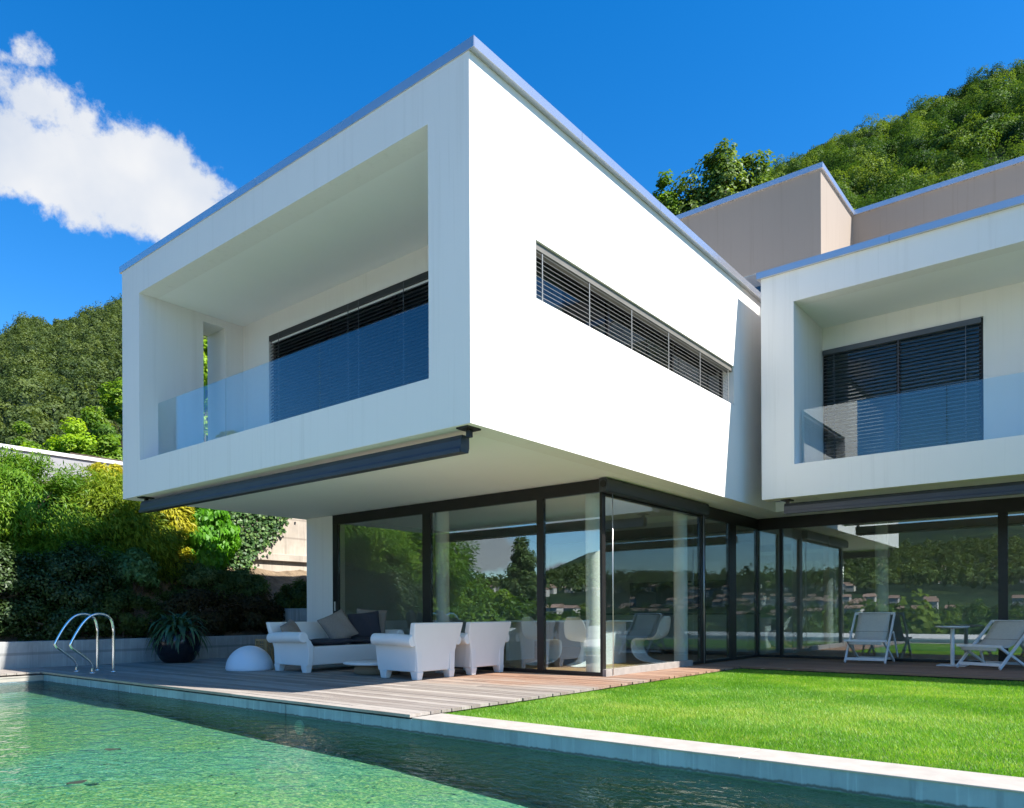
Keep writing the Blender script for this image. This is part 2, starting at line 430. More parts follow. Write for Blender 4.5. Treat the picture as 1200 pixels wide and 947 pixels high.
def cloud_mask(c, e):
    """c: direction of the middle; e: list of (u, v, radius u, radius v) ellipses in tangent units"""
    c = Vector(c).normalized(); r = c.cross(Z).normalized(); u = r.cross(c)
    dc = wdot(c); du = wmath('DIVIDE', wdot(r), dc); dv = wmath('DIVIDE', wdot(u), dc)
    best = None
    for el in e:
        a, b, ra, rb = el[:4]; off = el[4] if len(el) > 4 else 0
        x = wmath('DIVIDE', wmath('SUBTRACT', du, a), ra); y = wmath('DIVIDE', wmath('SUBTRACT', dv, b), rb)
        q = wmath('SUBTRACT', 1.0 - off, wmath('ADD', wmath('MULTIPLY', x, x), wmath('MULTIPLY', y, y)))
        best = q if best is None else wmath('MAXIMUM', best, q)
    best = wmath('ADD', best, rag)
    front = wmath('GREATER_THAN', dc, .3)
    mr = wt.nodes.new('ShaderNodeMapRange'); mr.interpolation_type = 'SMOOTHSTEP'
    wt.links.new(best, mr.inputs[0]); mr.inputs[1].default_value = -.06; mr.inputs[2].default_value = .60
    return wmath('MULTIPLY', mr.outputs[0], front), best
CL = []
CL.append(cloud_mask(raydir(120, 190), [(-.007, -.005, .118, .064), (.070, -.022, .072, .044), (-.049, .036, .036, .032), (-.074, -.002, .06, .038), (.02, -.030, .076, .030), (.035, .020, .055, .032), (.10, -.032, .03, .022), (-.062, .076, .034, .022, .72), (-.080, .050, .035, .035, .55), (-.05, -.026, .07, .032)]))
CL.append(cloud_mask((-.66, -.75, .085), [(0, 0, .075, .030), (.13, .05, .07, .018), (-.14, .045, .06, .02), (-.12, -.03, .05, .015), (.20, -.01, .05, .02), (-.02, .085, .10, .014), (-.30, .01, .07, .022), (.34, .03, .07, .02)]))
CL.append(cloud_mask((.15, -.95, .30), [(-.30, 0, .14, .04), (.1, .05, .2, .05), (.5, .0, .14, .04)]))
mask = CL[0][0]; dens = CL[0][1]
for a, b in CL[1:]:
    mask = wmath('MAXIMUM', mask, a); dens = wmath('MAXIMUM', dens, b)
rp = wt.nodes.new('ShaderNodeValToRGB'); rp.color_ramp.elements[0].position = .30; rp.color_ramp.elements[0].color = (.62, .71, .86, 1)
rp.color_ramp.elements[1].position = .62; rp.color_ramp.elements[1].color = (1, 1, 1, 1)
wt.links.new(wnoise(5.5, 5, .5, 1.3), rp.inputs['Fac'])
bgc = wt.nodes.new('ShaderNodeBackground'); bgc.inputs['Strength'].default_value = .44; wt.links.new(rp.outputs[0], bgc.inputs['Color'])
ms = wt.nodes.new('ShaderNodeMixShader'); wt.links.new(wmath('MULTIPLY', mask, .97), ms.inputs[0]); wt.links.new(bg.outputs[0], ms.inputs[1]); wt.links.new(bgc.outputs[0], ms.inputs[2])
wt.links.new(ms.outputs[0], wo.inputs[0])

# ------------------------------------------------------------------ terrain (hills behind, valley in front)
def smooth(t): t = np.clip(t, 0, 1); return t * t * (3 - 2 * t)
_rs = np.random.RandomState(5)
_TAB = {}
def vtab(k):
    if k not in _TAB: _TAB[k] = np.random.RandomState(k).rand(256, 256)
    return _TAB[k]
def vnoise(x, y, seed=0, octv=4):
    out = np.zeros_like(x, dtype=float); amp = 1.0; tot = 0
    for o in range(octv):
        tab = vtab(seed * 17 + o)
        xi = np.floor(x).astype(int); yi = np.floor(y).astype(int); fx = x - xi; fy = y - yi
        fx = fx * fx * (3 - 2 * fx); fy = fy * fy * (3 - 2 * fy)
        a = tab[xi % 256, yi % 256]; b = tab[(xi + 1) % 256, yi % 256]; c = tab[xi % 256, (yi + 1) % 256]; d = tab[(xi + 1) % 256, (yi + 1) % 256]
        out += amp * ((a * (1 - fx) + b * fx) * (1 - fy) + (c * (1 - fx) + d * fx) * fy); tot += amp
        x = x * 2.03 + 11.3; y = y * 2.03 + 7.7; amp *= .5
    return out / tot
def phi_px(px): return math.degrees(math.atan((px - 600) / 878.23))
# (pixel column, pixel row of the skyline) -> elevation of the ridge
SKY = [(-700, 470), (-300, 420), (-60, 425), (0, 402), (8, 394), (28, 377), (45, 379), (57, 386), (75, 381), (100, 372), (143, 357), (220, 342), (350, 332), (520, 312), (700, 280), (850, 232),
       (912, 207), (955, 188), (1001, 169), (1047, 156), (1096, 133), (1146, 109), (1200, 91), (1300, 85), (1500, 40), (1900, 60)]
PH = np.array([phi_px(a) for a, b in SKY]); EL = np.array([(719.9 - b) / 878.23 * math.cos(R(p)) for (a, b), p in zip(SKY, PH)])
def ctl(phi, pts): xs, ys = zip(*pts); return np.interp(phi, xs, ys)
def terrain_h(phi, r):
    E = np.interp(phi, PH, EL)
    E = E * (1 - smooth((np.abs(phi) - 60) / 45))
    Rr = ctl(phi, [(-60, 900), (-20, 900), (5, 420), (18, 240), (60, 230)])
    r0 = ctl(phi, [(-60, 230), (-20, 230), (5, 60), (18, 27), (60, 27)])
    sh = ctl(phi, [(-90, 0), (-60, 3.2), (-20, 3.2), (5, 1), (18, 0), (60, 0)])
    base = -2.6 + smooth((r - 25) / 9) * (sh + 2.6)
    t = np.clip((r - r0) / (Rr - r0), 0, 1)
    bump = (vnoise(r * np.cos(np.radians(phi)) / 45 + 50, r * np.sin(np.radians(phi)) / 45 + 50, 3) - .5) * np.minimum(r * .10, 22) * t * (1 - t) * 2.2
    hill = base + t * (E * Rr - sh) + bump - np.clip(r - Rr, 0, None) * .12
    # valley
    prof = ctl(phi, [(-180, .048), (-160, .046), (-147, .075), (-133, .108), (-120, .098), (-108, .088), (-101, .038), (-85, .03), (90, .05), (180, .048)]) + .018 * (vnoise(phi / 7 + 40, phi * 0 + 3, 9, 4) - .5) * 2 + .010 * (vnoise(phi / 3 + 40, phi * 0 + 9, 4, 3) - .5)
    pk = 0
    val = -2.6 - smooth((r - 27) / 220) * 12 + smooth((r - 300) / 1000) * 58 + np.clip((r - 1400) / 2600, 0, 1) * (1 + .35 * (vnoise(r * np.cos(np.radians(phi)) / 420 + 50, r * np.sin(np.radians(phi)) / 420 + 50, 12) - .5) * np.clip((4000 - r) / 800, 0, 1)) * ((prof + pk) * 4000 - 46)
    w = smooth((np.abs(phi) - 62) / 35)
    return hill * (1 - w) + val * w
phs = np.concatenate([np.linspace(-180, -60, 90, endpoint=False), np.linspace(-60, 60, 260, endpoint=False), np.linspace(60, 180, 90, endpoint=False)])
rs_ = np.concatenate([[0.5, 12, 20, 25, 28, 31, 34], np.geomspace(38, 6000, 110)])
PP, RR = np.meshgrid(phs, rs_, indexing='ij')
HH = terrain_h(PP, RR)
az = np.radians(PP)
TX = RR * (-st * np.cos(az) + ct * np.sin(az)); TY = RR * (ct * np.cos(az) + st * np.sin(az))
nphi, nr = PP.shape
mb = MB(); vs = np.stack([TX, TY, HH], -1).reshape(-1, 3)
fs = [(i * nr + j, i * nr + j + 1, ((i + 1) % nphi) * nr + j + 1, ((i + 1) % nphi) * nr + j) for i in range(nphi) for j in range(nr - 1)]
mb.v = [tuple(p) for p in vs]; mb.f = fs; mb.sm = [True] * len(fs)
tag(mb.build('terrain', M['terrain'], recalc=False), kind='structure')

# ------------------------------------------------------------------ leaves
def rnd_unit(rng, n):
    v = rng.normal(size=(n, 3)); return v / np.linalg.norm(v, axis=1, keepdims=True)
def leaf_quads(rng, pos, nrm, L, Wd, along=None, fold=.25):
    n = len(pos)
    if along is None:
        t = rnd_unit(rng, n); t -= nrm * np.sum(t * nrm, 1, keepdims=True)
    else: t = along
    t = t / (np.linalg.norm(t, axis=1, keepdims=True) + 1e-9)
    b = np.cross(nrm, t); b /= (np.linalg.norm(b, axis=1, keepdims=True) + 1e-9)
    nn = np.cross(t, b)
    s = rng.uniform(.65, 1.25, (n, 1)); L = L * s; Wd = Wd * s
    V = np.empty((n, 4, 3))
    V[:, 0] = pos - t * L * .5
    V[:, 1] = pos + b * Wd * .5 + nn * Wd * fold
    V[:, 2] = pos + t * L * .5 - nn * L * .12
    V[:, 3] = pos - b * Wd * .5 + nn * Wd * fold
    return V
def crown(rng, ctr, rad, nclump, per, clump_r, shell=.55, zmin=-.85, up=.35):
    """leaf positions, outward normals and clump tints of a clumped crown"""
    u = rnd_unit(rng, nclump * 3); u = u[u[:, 2] > zmin][:nclump]
    rr = shell + (1 - shell) * rng.rand(len(u), 1) ** .6
    rr *= rng.uniform(.82, 1.10, (len(u), 1))
    cc = u * rr
    cr = clump_r * rng.uniform(.6, 1.35, (len(u), 1))
    tint = np.clip(rng.normal(.5, .22, len(u)), 0, 1)
    k = rng.randint(0, len(u), len(u) * per)
    d = rnd_unit(rng, len(k)); dr = rng.rand(len(k), 1) ** .45
    pos = np.asarray(ctr) + cc[k] * np.asarray(rad) + d * dr * cr[k] * np.array([1, 1, .8])
    nrm = d * .7 + u[k] * .5 + rnd_unit(rng, len(k)) * .55 + np.array([0, 0, up])
    nrm /= np.linalg.norm(nrm, axis=1, keepdims=True)
    return pos, nrm, tint[k], cc * np.asarray(rad) + np.asarray(ctr)
def limb_mesh(mb, base, tips, r0, rng, trunk_top):
    base = np.asarray(base, float); trunk_top = np.asarray(trunk_top, float)
    pts = [tuple(base + (trunk_top - base) * t + rng.normal(0, .03, 3) * np.array([1, 1, 0]) * np.linalg.norm(trunk_top - base) * .4 * (0 < t < 1)) for t in np.linspace(0, 1, 6)]
    mb.tube(pts, [r0 * (1 - .75 * t) for t in np.linspace(0, 1, 6)], 8)
    for tp in tips:
        t = rng.uniform(.25, .95); s = np.asarray(pts[int(t * 5)])
        mid = (s + np.asarray(tp)) / 2 + rng.normal(0, .06, 3) * np.linalg.norm(np.asarray(tp) - s)
        mb.tube([tuple(s), tuple(mid), tuple(tp)], [r0 * .38 * (1 - t * .5), r0 * .22, r0 * .05], 6)
def plant(name, label, cat, base, blobs, mat, L, Wd, stem_r, seed, along=None, fold=.25, group=None, stem='stem', fol='foliage', ntips=14):
    """blobs: (centre, radii, clumps, leaves per clump, clump radius); base: foot on the ground"""
    rng = np.random.RandomState(seed)
    root = empty(name, base); tag(root, label, cat, group)
    V = []; T = []; tips = []
    for (c, r, nc, per, cr) in blobs:
        pos, nrm, tint, cc = crown(rng, c, r, nc, per, cr)
        al = None
        if along == 'droop':
            out = pos - np.asarray(c); out /= (np.linalg.norm(out, axis=1, keepdims=True) + 1e-9)
            al = out * .8 + np.array([0, 0, -.55]) + rnd_unit(rng, len(pos)) * .5
            nrm = nrm - al * (np.sum(nrm * al, 1, keepdims=True) / np.sum(al * al, 1, keepdims=True))
            nrm /= (np.linalg.norm(nrm, axis=1, keepdims=True) + 1e-9)
        elif along == 'up':
            al = np.array([0, 0, 1.0]) + rnd_unit(rng, len(pos)) * .6
            nrm = nrm - al * (np.sum(nrm * al, 1, keepdims=True) / np.sum(al * al, 1, keepdims=True))
            nrm /= (np.linalg.norm(nrm, axis=1, keepdims=True) + 1e-9)
        V.append(leaf_quads(rng, pos, nrm, L, Wd, al, fold)); T.append(tint)
        idx = rng.permutation(len(cc))[:ntips]; tips += [tuple(cc[i]) for i in idx]
    V = np.concatenate(V); T = np.concatenate(T)
    b = np.asarray(base, float)
    arr_mesh(fol, V - b, 4, mat, root, T)
    mb = MB(); c0 = np.asarray(blobs[0][0]); r0 = np.asarray(blobs[0][1])
    limb_mesh(mb, (0, 0, 0), [tuple(np.asarray(t) - b) for t in tips], stem_r, rng, tuple(c0 + r0 * np.array([0, 0, .35]) - b))
    mb.build(stem, M['bark'], root)
    return root

# ------------------------------------------------------------------ woods on the hills (uncountable: stuff)
def woods(name, phi0, phi1, ra, rb, sp, nleaf, L, crown_r, mat, seed):
    rng = np.random.RandomState(seed); V = []; T = []; r = ra; cnt = 0
    while r < rb:
        step = math.degrees(sp / r); ph = phi0 + rng.rand() * step
        nring = int((phi1 - ph) / step) + 1
        ps = ph + np.arange(nring) * step + rng.normal(0, .25, nring) * step; rs1 = r + rng.normal(0, .3, nring) * sp
        zs1 = terrain_h(ps, rs1)
        for p, rr, z in zip(ps, rs1, zs1):
            a = R(p)
            x = rr * (-st * math.cos(a) + ct * math.sin(a)); y = rr * (ct * math.cos(a) + st * math.sin(a))
            cr = crown_r * rng.uniform(.65, 1.35); hgt = cr * rng.uniform(.9, 1.5)
            n = int(nleaf * (cr / crown_r) ** 1.5)
            u = rnd_unit(rng, n); u[:, 2] = np.abs(u[:, 2]) * 1.0 - .25 * (rng.rand(n) < .3)
            # lumps on the crown
            ax = rnd_unit(rng, 7); lump = np.max(np.exp((u @ ax.T - 1) * 7), axis=1)
            rad = .50 + .60 * lump + rng.normal(0, .045, n)
            pos = np.array([x, y, z + cr * .7]) + u * rad[:, None] * np.array([cr, cr, hgt])
            nrm = u * 1.1 + rnd_unit(rng, n) * .55 + np.array([0, 0, .2]); nrm /= np.linalg.norm(nrm, axis=1, keepdims=True)
            V.append(leaf_quads(rng, pos, nrm, L, L * .75)); t = np.clip(rng.normal(.48, .33), 0, 1)
            T.append(np.clip(t + rng.normal(0, .08, n), 0, 1)); cnt += 1
        r += sp * .9
    V = np.concatenate(V); T = np.concatenate(T)
    o = arr_mesh(name, V, 4, mat, None, T)
    print(name, cnt, 'crowns', len(V), 'leaves')
    return o
o = woods('hillside_woodland', phi_px(735), phi_px(1262), 58, 118, 3.7, 1500, .22, 2.25, M['forest'], 11)
tag(o, 'steep wooded slope close behind the taupe roof storey, nearer trees', 'woodland', kind='stuff')
o = woods('ridge_woodland', phi_px(735), phi_px(1262), 122, 250, 4.4, 900, .32, 2.7, M['forest'], 12)
tag(o, 'upper part of the wooded slope reaching the right-hand skyline', 'woodland', kind='stuff')
o = woods('mountain_woodland', phi_px(-130), phi_px(262), 300, 960, 9.5, 150, 1.5, 6.0, M['forest_far'], 13)
tag(o, 'distant forested mountain on the left, soft green with shaded gullies', 'woodland', kind='stuff')

# ------------------------------------------------------------------ pool, deck, lawn (the setting)
PX0, PX1, PY0, PY1 = -13.57, 7.0, .8, 4.70
WZ = -.166
mb = MB(); mb.add([(PX0, PY0, WZ), (PX1, PY0, WZ), (PX1, PY1 + .008, WZ), (PX0, PY1 + .008, WZ)], [(0, 1, 2, 3)])
tag(mb.build('water', M['water'], recalc=False), kind='structure')
# floor: shaped to apparent depth, raised as refraction in the water would show
xs = np.linspace(PX0, PX1, 60); zf = np.interp(xs, [-13.6, -11.2, -9.7, -8.4, -7.2, -5.4, -4.4, -3.5, 0, 7], [-.300, -.335, -.38, -.42, -.45, -.49, -.555, -.60, -.80, -1.1])
mb = MB(); mb.v = [(x, y, z) for x, z in zip(xs, zf) for y in (PY0 - .02, PY1 + .02)]
mb.f = [(2 * i, 2 * i + 2, 2 * i + 3, 2 * i + 1) for i in range(59)]; mb.sm = [True] * 59
tag(mb.build('pool_floor', M['pool_floor'], recalc=False), kind='structure')
# pool walls
mb = MB()
for a, b in ((PX0, -10.86), (-10.846, -6.895), (-6.881, -4.955)): mb.box(a, b, PY1, PY1 + .36, -1.7, -.048)
mb.box(-4.955, PX1, PY1, PY1 + .36, -1.7, -.0415)
mb.box(PX0 - .35, PX0, PY0 - .3, PY1 + .36, -1.7, -.075)
mb.box(PX0, PX1, PY0 - .3, PY0, -1.7, -.05)
tag(mb.build('pool_wall', M['pool_concrete']), kind='structure')
# pale capstone over the lawn side
mb = MB(); x = -4.945
for L in (3.05, 3.4, 3.2, 2.28):
    mb.box(x, x + L - .006, PY1 - .010, PY1 + .372, -.041, -.028); x += L
tag(mb.build('kerb', M['curb'], bevel=.004), kind='structure')
mb = MB(); mb.box(PX0 - .36, PX0 + .012, PY0, PY1 - .004, -.075, -.052)
mb.box(PX0 - .3, PX0 + .006, PY0, PY1 - .002, -.135, -.076)
tag(mb.build('pool_edge', M['curb']), kind='structure')

def boards(mb, x0, x1, y0, y1, rng, w=.138, gap=.007, z=0.0, t=.028, jit=.012, lenr=(2.6, 4.4), right_free=True):
    y = y0
    while y < y1 - .02:
        ye = min(y + w, y1); x = x0
        xe_row = x1 + (rng.uniform(-jit, jit) if right_free else 0)
        cut = x0 + rng.uniform(.6, lenr[1])
        while x < xe_row - .01:
            xe = min(cut, xe_row)
            if xe_row - xe < .5: xe = xe_row
            dz = rng.uniform(-.0015, .0015)
            mb.box(x, xe - .004, y, ye - gap, z - t, z + dz)
            x = xe; cut = xe + rng.uniform(*lenr)
        y += w
rng = np.random.RandomState(3)
mb = MB()
boards(mb, -14.72, -4.955, PY1 - .022, 9.17, rng)
boards(mb, -5.72, -4.955, 9.18, 12.30, rng, lenr=(5, 6))
boards(mb, -5.72, 7.0, 12.305, 15.16, rng, right_free=False)
boards(mb, -14.72, PX0 - .02, PY0 - .2, PY1 - .03, rng, right_free=False, lenr=(5, 6))
deck = tag(mb.build('wooden_deck', M['deck']), kind='structure')
mb = MB()   # joists, and a solid base painted near-black as the shade beneath
mb.box(-14.72, -5.0, PY1 + .37, 9.17, -.6, -.075); mb.box(-5.70, -5.0, 9.17, 12.36, -.6, -.075); mb.box(-5.70, 7, 12.36, 15.16, -.6, -.075)
x = -14.6
while x < -5.1:
    mb.box(x, x + .05, PY1 + .05, 9.15, -.074, -.0290); x += .5
mb.box(-5.05, -5.0, 5.1, 12.3, -.074, -.0290); mb.box(-5.65, -5.60, 9.2, 12.3, -.074, -.0290)
for yy in (12.40, 13.2, 14.2): mb.box(-5.0, 7, yy, yy + .05, -.074, -.0290)
mb.box(-14.72, PX0 - .36, PY0 - .2, PY1 + .36, -.6, -.075); mb.box(-13.98, -13.9, PY0 - .2, PY1 - .05, -.074, -.029)
for yy in np.arange(.9, 4.7, .42): mb.box(-14.7, PX0 - .06, yy, yy + .05, -.051, -.0292)
tag(mb.build('deck_base', simple('joists_and_shade', (.03, .025, .02), .9)), kind='structure')
mb = MB(); mb.box(-14.72, 9, -5.5, PY0 - .31, -1.5, -.02)  # unseen near terrace, widened and paled to bounce warm light onto the front
tag(mb.build('near_bounce_terrace', simple('bounce_terrace_stone', (.62, .575, .52), .8, 0, .10, 2)), kind='structure')
# lawn
mb = MB(); mb.box(-4.985, 7.0, PY1 + .375, 12.34, -.6, -.060)
tag(mb.build('lawn', M['soil']), kind='structure')
rng = np.random.RandomState(21)
N = 430000
u = rng.rand(N); gx = -4.965 + u ** 1.25 * 7.6; gy = 5.085 + rng.rand(N) ** 1.15 * 7.2
pos = np.stack([gx, gy, np.full(N, -.060)], 1)
hgt = rng.uniform(.016, .036, N) * (.85 + .35 * vnoise(gx * 1.2 + 20, gy * 1.2 + 20, 2, 3))
lean = rng.normal(0, .45, (N, 2)) + (np.stack([vnoise(gx * .8 + 5, gy * .8 + 5, 6, 3), vnoise(gx * .8 + 50, gy * .8 + 9, 7, 3)], 1) - .5) * .9
a = rng.rand(N) * 6.283; wv = np.stack([np.cos(a), np.sin(a), np.zeros(N)], 1) * rng.uniform(.0020, .0036, (N, 1))
tip = pos + np.stack([lean[:, 0] * hgt, lean[:, 1] * hgt, hgt], 1)
V = np.empty((N, 3, 3)); V[:, 0] = pos - wv; V[:, 1] = pos + wv; V[:, 2] = tip
tint = np.clip(.5 + 1.1 * (vnoise(gx * .55 + 30, gy * .9 + 30, 1, 4) - .5) + .8 * (vnoise(gx * 3.2 + 30, gy * 3.6 + 30, 5, 3) - .5) + rng.normal(0, .19, N), 0, 1)
g = arr_mesh('grass', V, 3, M['grass'], None, tint); tag(g, 'short bright green mown grass between the deck and the pool kerb', 'grass', kind='stuff')

# ------------------------------------------------------------------ the house
house = empty('house', (-5.737, 9.18, 0))
tag(house, 'white modern two storey house with cantilevered box, glass ground floor and taupe roof storey', 'house')
HL = Vector(house.location)
def part(mb, name, mat, parent=None, bevel=0, label=None):
    """part of the house, geometry in world coordinates"""
    o = mb.build(name, mat, parent or house, bevel=bevel)
    p = parent or house
    q = p; off = Vector((0, 0, 0))
    while q: off += Vector(q.location); q = q.parent
    o.location = -off
    if label: o['label'] = label
    return o
X0, X1 = -12.85, -5.08          # main box
Y0, YB = 5.647, 20.0
ZS, ZT = 2.84, 6.612
# walls of the cantilevered box
mb = MB()
mb.box(X0, X1, Y0, Y0 + .30, ZS, 3.408)                       # parapet band
mb.box(X0, X1, Y0, Y0 + .30, 6.108, ZT)                       # top band
mb.box(X0, -12.25, Y0, Y0 + .30, 3.408, 6.108)                # left jamb
mb.box(-5.672, X1, Y0, Y0 + .30, 3.408, 6.108)                # right jamb
mb.box(X0, -12.25, Y0 + .30, 6.74, 2.99, 6.108)               # left side wall in front of the slot
mb.box(X0, -12.25, 6.74, 7.15, 2.99, 3.05)
mb.box(X0, -12.25, 6.74, 7.15, 5.98, 6.108)
mb.box(X0, -12.25, 7.15, YB, 2.99, 6.108)
mb.box(-5.672, -5.382, Y0 + .30, 7.70, 2.99, 6.108)
# right wall with the strip window
WY0, WY1, WZ0, WZ1 = 6.76, 12.385, 4.466, 5.127
mb.box(-5.38, X1, Y0 + .30, WY0, ZS, ZT)
mb.box(-5.38, X1, WY1, YB, ZS, ZT)
mb.box(-5.38, X1, WY0, WY1, ZS, WZ0)
mb.box(-5.38, X1, WY0, WY1, WZ1, ZT)
# balcony rear wall around the door
mb.box(-12.248, -11.45, 7.50, 7.70, 3.05, 6.108)
mb.box(-11.45, -5.674, 7.50, 7.70, 5.752, 6.108)
mb.box(-6.2, -5.674, 7.50, 7.70, 3.05, 5.752)
part(mb, 'upper_wall', M['plaster'])
mb = MB(); mb.box(X0 + .002, -5.382, Y0 + .302, YB, 6.110, 6.60)
part(mb, 'roof', M['soffit'])
mb = MB(); mb.box(X0 + .002, -5.382, Y0 + .302, YB, ZS + .004, 2.988); mb.box(-12.248, -5.674, Y0 + .302, 7.498, 2.99, 3.04)
part(mb, 'floor_slab', M['soffit'])
# metal coping round the roof edge
mb = MB()
ZC0, ZC1 = 6.613, 6.722
ce = [X0 - .075, -10.9, -8.9, -6.9, X1 + .02]
for a, b in zip(ce, ce[1:]): mb.box(a + .0025 * (a > X0), b - .0025 * (b < -6), Y0 - .012, Y0 + .38, ZC0, ZC1)
ce = [Y0, 7.6, 9.6, 11.6, 13.6, 15.6, YB]
for a, b in zip(ce, ce[1:]): mb.box(X1 - .36, X1 + .075, a + .0025, b - .0025, ZC0 + .001, ZC1 + .001)
mb.box(X1 + .02, X1 + .075, Y0 - .012, Y0 + .0, ZC0 + .001, ZC1 + .001)
mb.box(X0 - .075, X0 + .35, Y0 + .38, YB, ZC0, ZC1)
part(mb, 'roof_coping', M['coping'])

def window_part(name, x0, x1, y, z0, z1, mulls, nslat, slat_mat, tapes=(), label=None, slat_w=.06, tilt=.9, z_blind=None, pane_mat=None, depth=.05):
    """door in a wall facing -Y: frame mesh with pane and blind as sub-parts"""
    mb = MB(); fw = .06
    mb.box(x0, x1, y, y + depth, z1 - fw, z1); mb.box(x0, x1, y, y + depth, z0, z0 + fw)
    for m_ in [x0, x1 - fw] + list(mulls): mb.box(m_, m_ + fw, y, y + depth, z0 + fw, z1 - fw)
    fr = part(mb, name, M['frame'], label=label)
    edges = [x0 + fw] + [e for m_ in mulls for e in (m_, m_ + fw)] + [x1 - fw]
    mb2 = MB()
    for a, b in zip(edges[::2], edges[1::2]): mb2.box(a + .001, b - .001, y + .02, y + .032, z0 + fw, z1 - fw)
    part(mb2, 'pane', pane_mat or M['dark_pane'], fr)
    mb3 = MB(); zb = z_blind if z_blind is not None else z0 + .08
    top = z1 - .12; mb3.box(x0 + .02, x1 - .02, y - .10, y - .03, z1 - .10, z1 - .012)
    for i in range(nslat):
        zc = top - (top - zb) * (i + .5) / nslat
        dy = slat_w / 2 * math.cos(tilt); dz = slat_w / 2 * math.sin(tilt)
        mb3.add([(x0 + .03, y - .065 - dy, zc - dz), (x1 - .03, y - .065 - dy, zc - dz), (x1 - .03, y - .065 + dy, zc + dz), (x0 + .03, y - .065 + dy, zc + dz),
                 (x0 + .03, y - .065 - dy, zc - dz + .004), (x1 - .03, y - .065 - dy, zc - dz + .004), (x1 - .03, y - .065 + dy, zc + dz + .004), (x0 + .03, y - .065 + dy, zc + dz + .004)],
                [(0, 3, 2, 1), (4, 5, 6, 7), (0, 1, 5, 4), (1, 2, 6, 5), (2, 3, 7, 6), (3, 0, 4, 7)])
    part(mb3, 'blind', slat_mat, fr)
    for tx in tapes:
        mb4 = MB(); mb4.box(tx - .006, tx + .006, y - .105, y - .099, zb, z1 - .03); part(mb4, 'blind_cord', M['blind_grey'], fr)
    return fr
window_part('balcony_door', -11.40, -6.2, 7.56, 3.06, 5.735, (-9.9, -8.35, -7.25), 44, M['blind'], (-11.1, -9.25, -9.0, -8.0, -7.05), 'wide balcony door of the white box behind closed black blinds')
mb = MB(); mb.box(-11.36, -6.25, 7.505, 7.53, 5.60, 5.675); part(mb, 'pelmet', M['soffit'])
# left wing of the door reveal is the wall itself
# balustrade panes of the main balcony
for a, b in ((-12.247, -10.205), (-10.195, -7.965), (-7.955, -5.674)):
    mb = MB(); mb.box(a, b, 5.949, 5.966, 3.05, 4.392)
    part(mb, 'balustrade_pane', M['rail_glass'])
# strip window of the long white wall (faces +X)
xw = X1 - .20
mb = MB(); fw = .05
mb.box(xw - .05, xw, WY0, WY1, WZ0, WZ0 + fw); mb.box(xw - .05, xw, WY0, WY1, WZ1 - fw, WZ1)
for yy in (WY0, 8.62, 10.5, WY1 - fw): mb.box(xw - .05, xw, yy, yy + fw, WZ0 + fw, WZ1 - fw)
sw = part(mb, 'strip_window', M['frame'], label='long horizontal window in the sunlit white wall behind pale slats')
mb = MB(); mb.box(xw - .03, xw - .02, WY0 + fw, WY1 - fw, WZ0 + fw, WZ1 - fw); part(mb, 'pane', M['dark_pane'], sw)
mb = MB()
nsl = 11
for i in range(nsl):
    zc = WZ0 + .022 + (WZ1 - WZ0 - .125) * i / (nsl - 1)
    mb.box(X1 - .050, X1 - .042, WY0 + .012, WY1 - .14, zc - .0015, zc + .0015)
part(mb, 'blind', M['blind_white'], sw)
for yy in (6.93, 7.92, 8.97, 10.05, 11.12, 12.22):
    mb = MB(); mb.box(X1 - .0395, X1 - .034, yy - .009, yy + .009, WZ0 + .01, WZ1 - .09); part(mb, 'blind_cord', M['blind_white'], sw)
mb = MB(); mb.box(X1 - .13, X1 - .028, WY0 + .004, WY1 - .004, WZ1 - .085, WZ1 - .004); part(mb, 'pelmet', M['pelmet'], sw)
# dark rooms behind the upper windows
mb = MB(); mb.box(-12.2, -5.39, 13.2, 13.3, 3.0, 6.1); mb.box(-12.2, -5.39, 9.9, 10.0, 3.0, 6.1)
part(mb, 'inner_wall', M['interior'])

# ---- ground floor under the box
GY, GX = 9.18, -5.737
mb = MB(); mb.box(-12.72, -11.885, GY, GY + .30, 0, ZS - .001)
mb.box(-12.72, -12.40, GY + .30, YB, 0, ZS - .001)
part(mb, 'ground_wall', M['plaster'], bevel=.005)
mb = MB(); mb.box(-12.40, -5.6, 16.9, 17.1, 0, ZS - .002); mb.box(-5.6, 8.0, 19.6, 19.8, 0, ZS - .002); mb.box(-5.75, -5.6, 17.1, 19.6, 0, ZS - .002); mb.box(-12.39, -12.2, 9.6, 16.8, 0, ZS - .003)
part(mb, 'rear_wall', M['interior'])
mb = MB(); mb.box(-12.40, GX, GY + .005, 16.9, -.3, .012); mb.box(GX, 8.0, 15.2, 19.6, -.3, .012)
part(mb, 'floor', M['parquet'])
for (cx_, cy_, r_) in ((-6.03, 9.42, .122), (-5.97, 12.14, .12), (-9.19, 9.46, .122), (-3.6, 16.1, .12)):
    mb = MB(); mb.lathe([(r_, .012), (r_, ZS - .003)], (cx_, cy_, 0), 32); part(mb, 'column', M['plaster'])

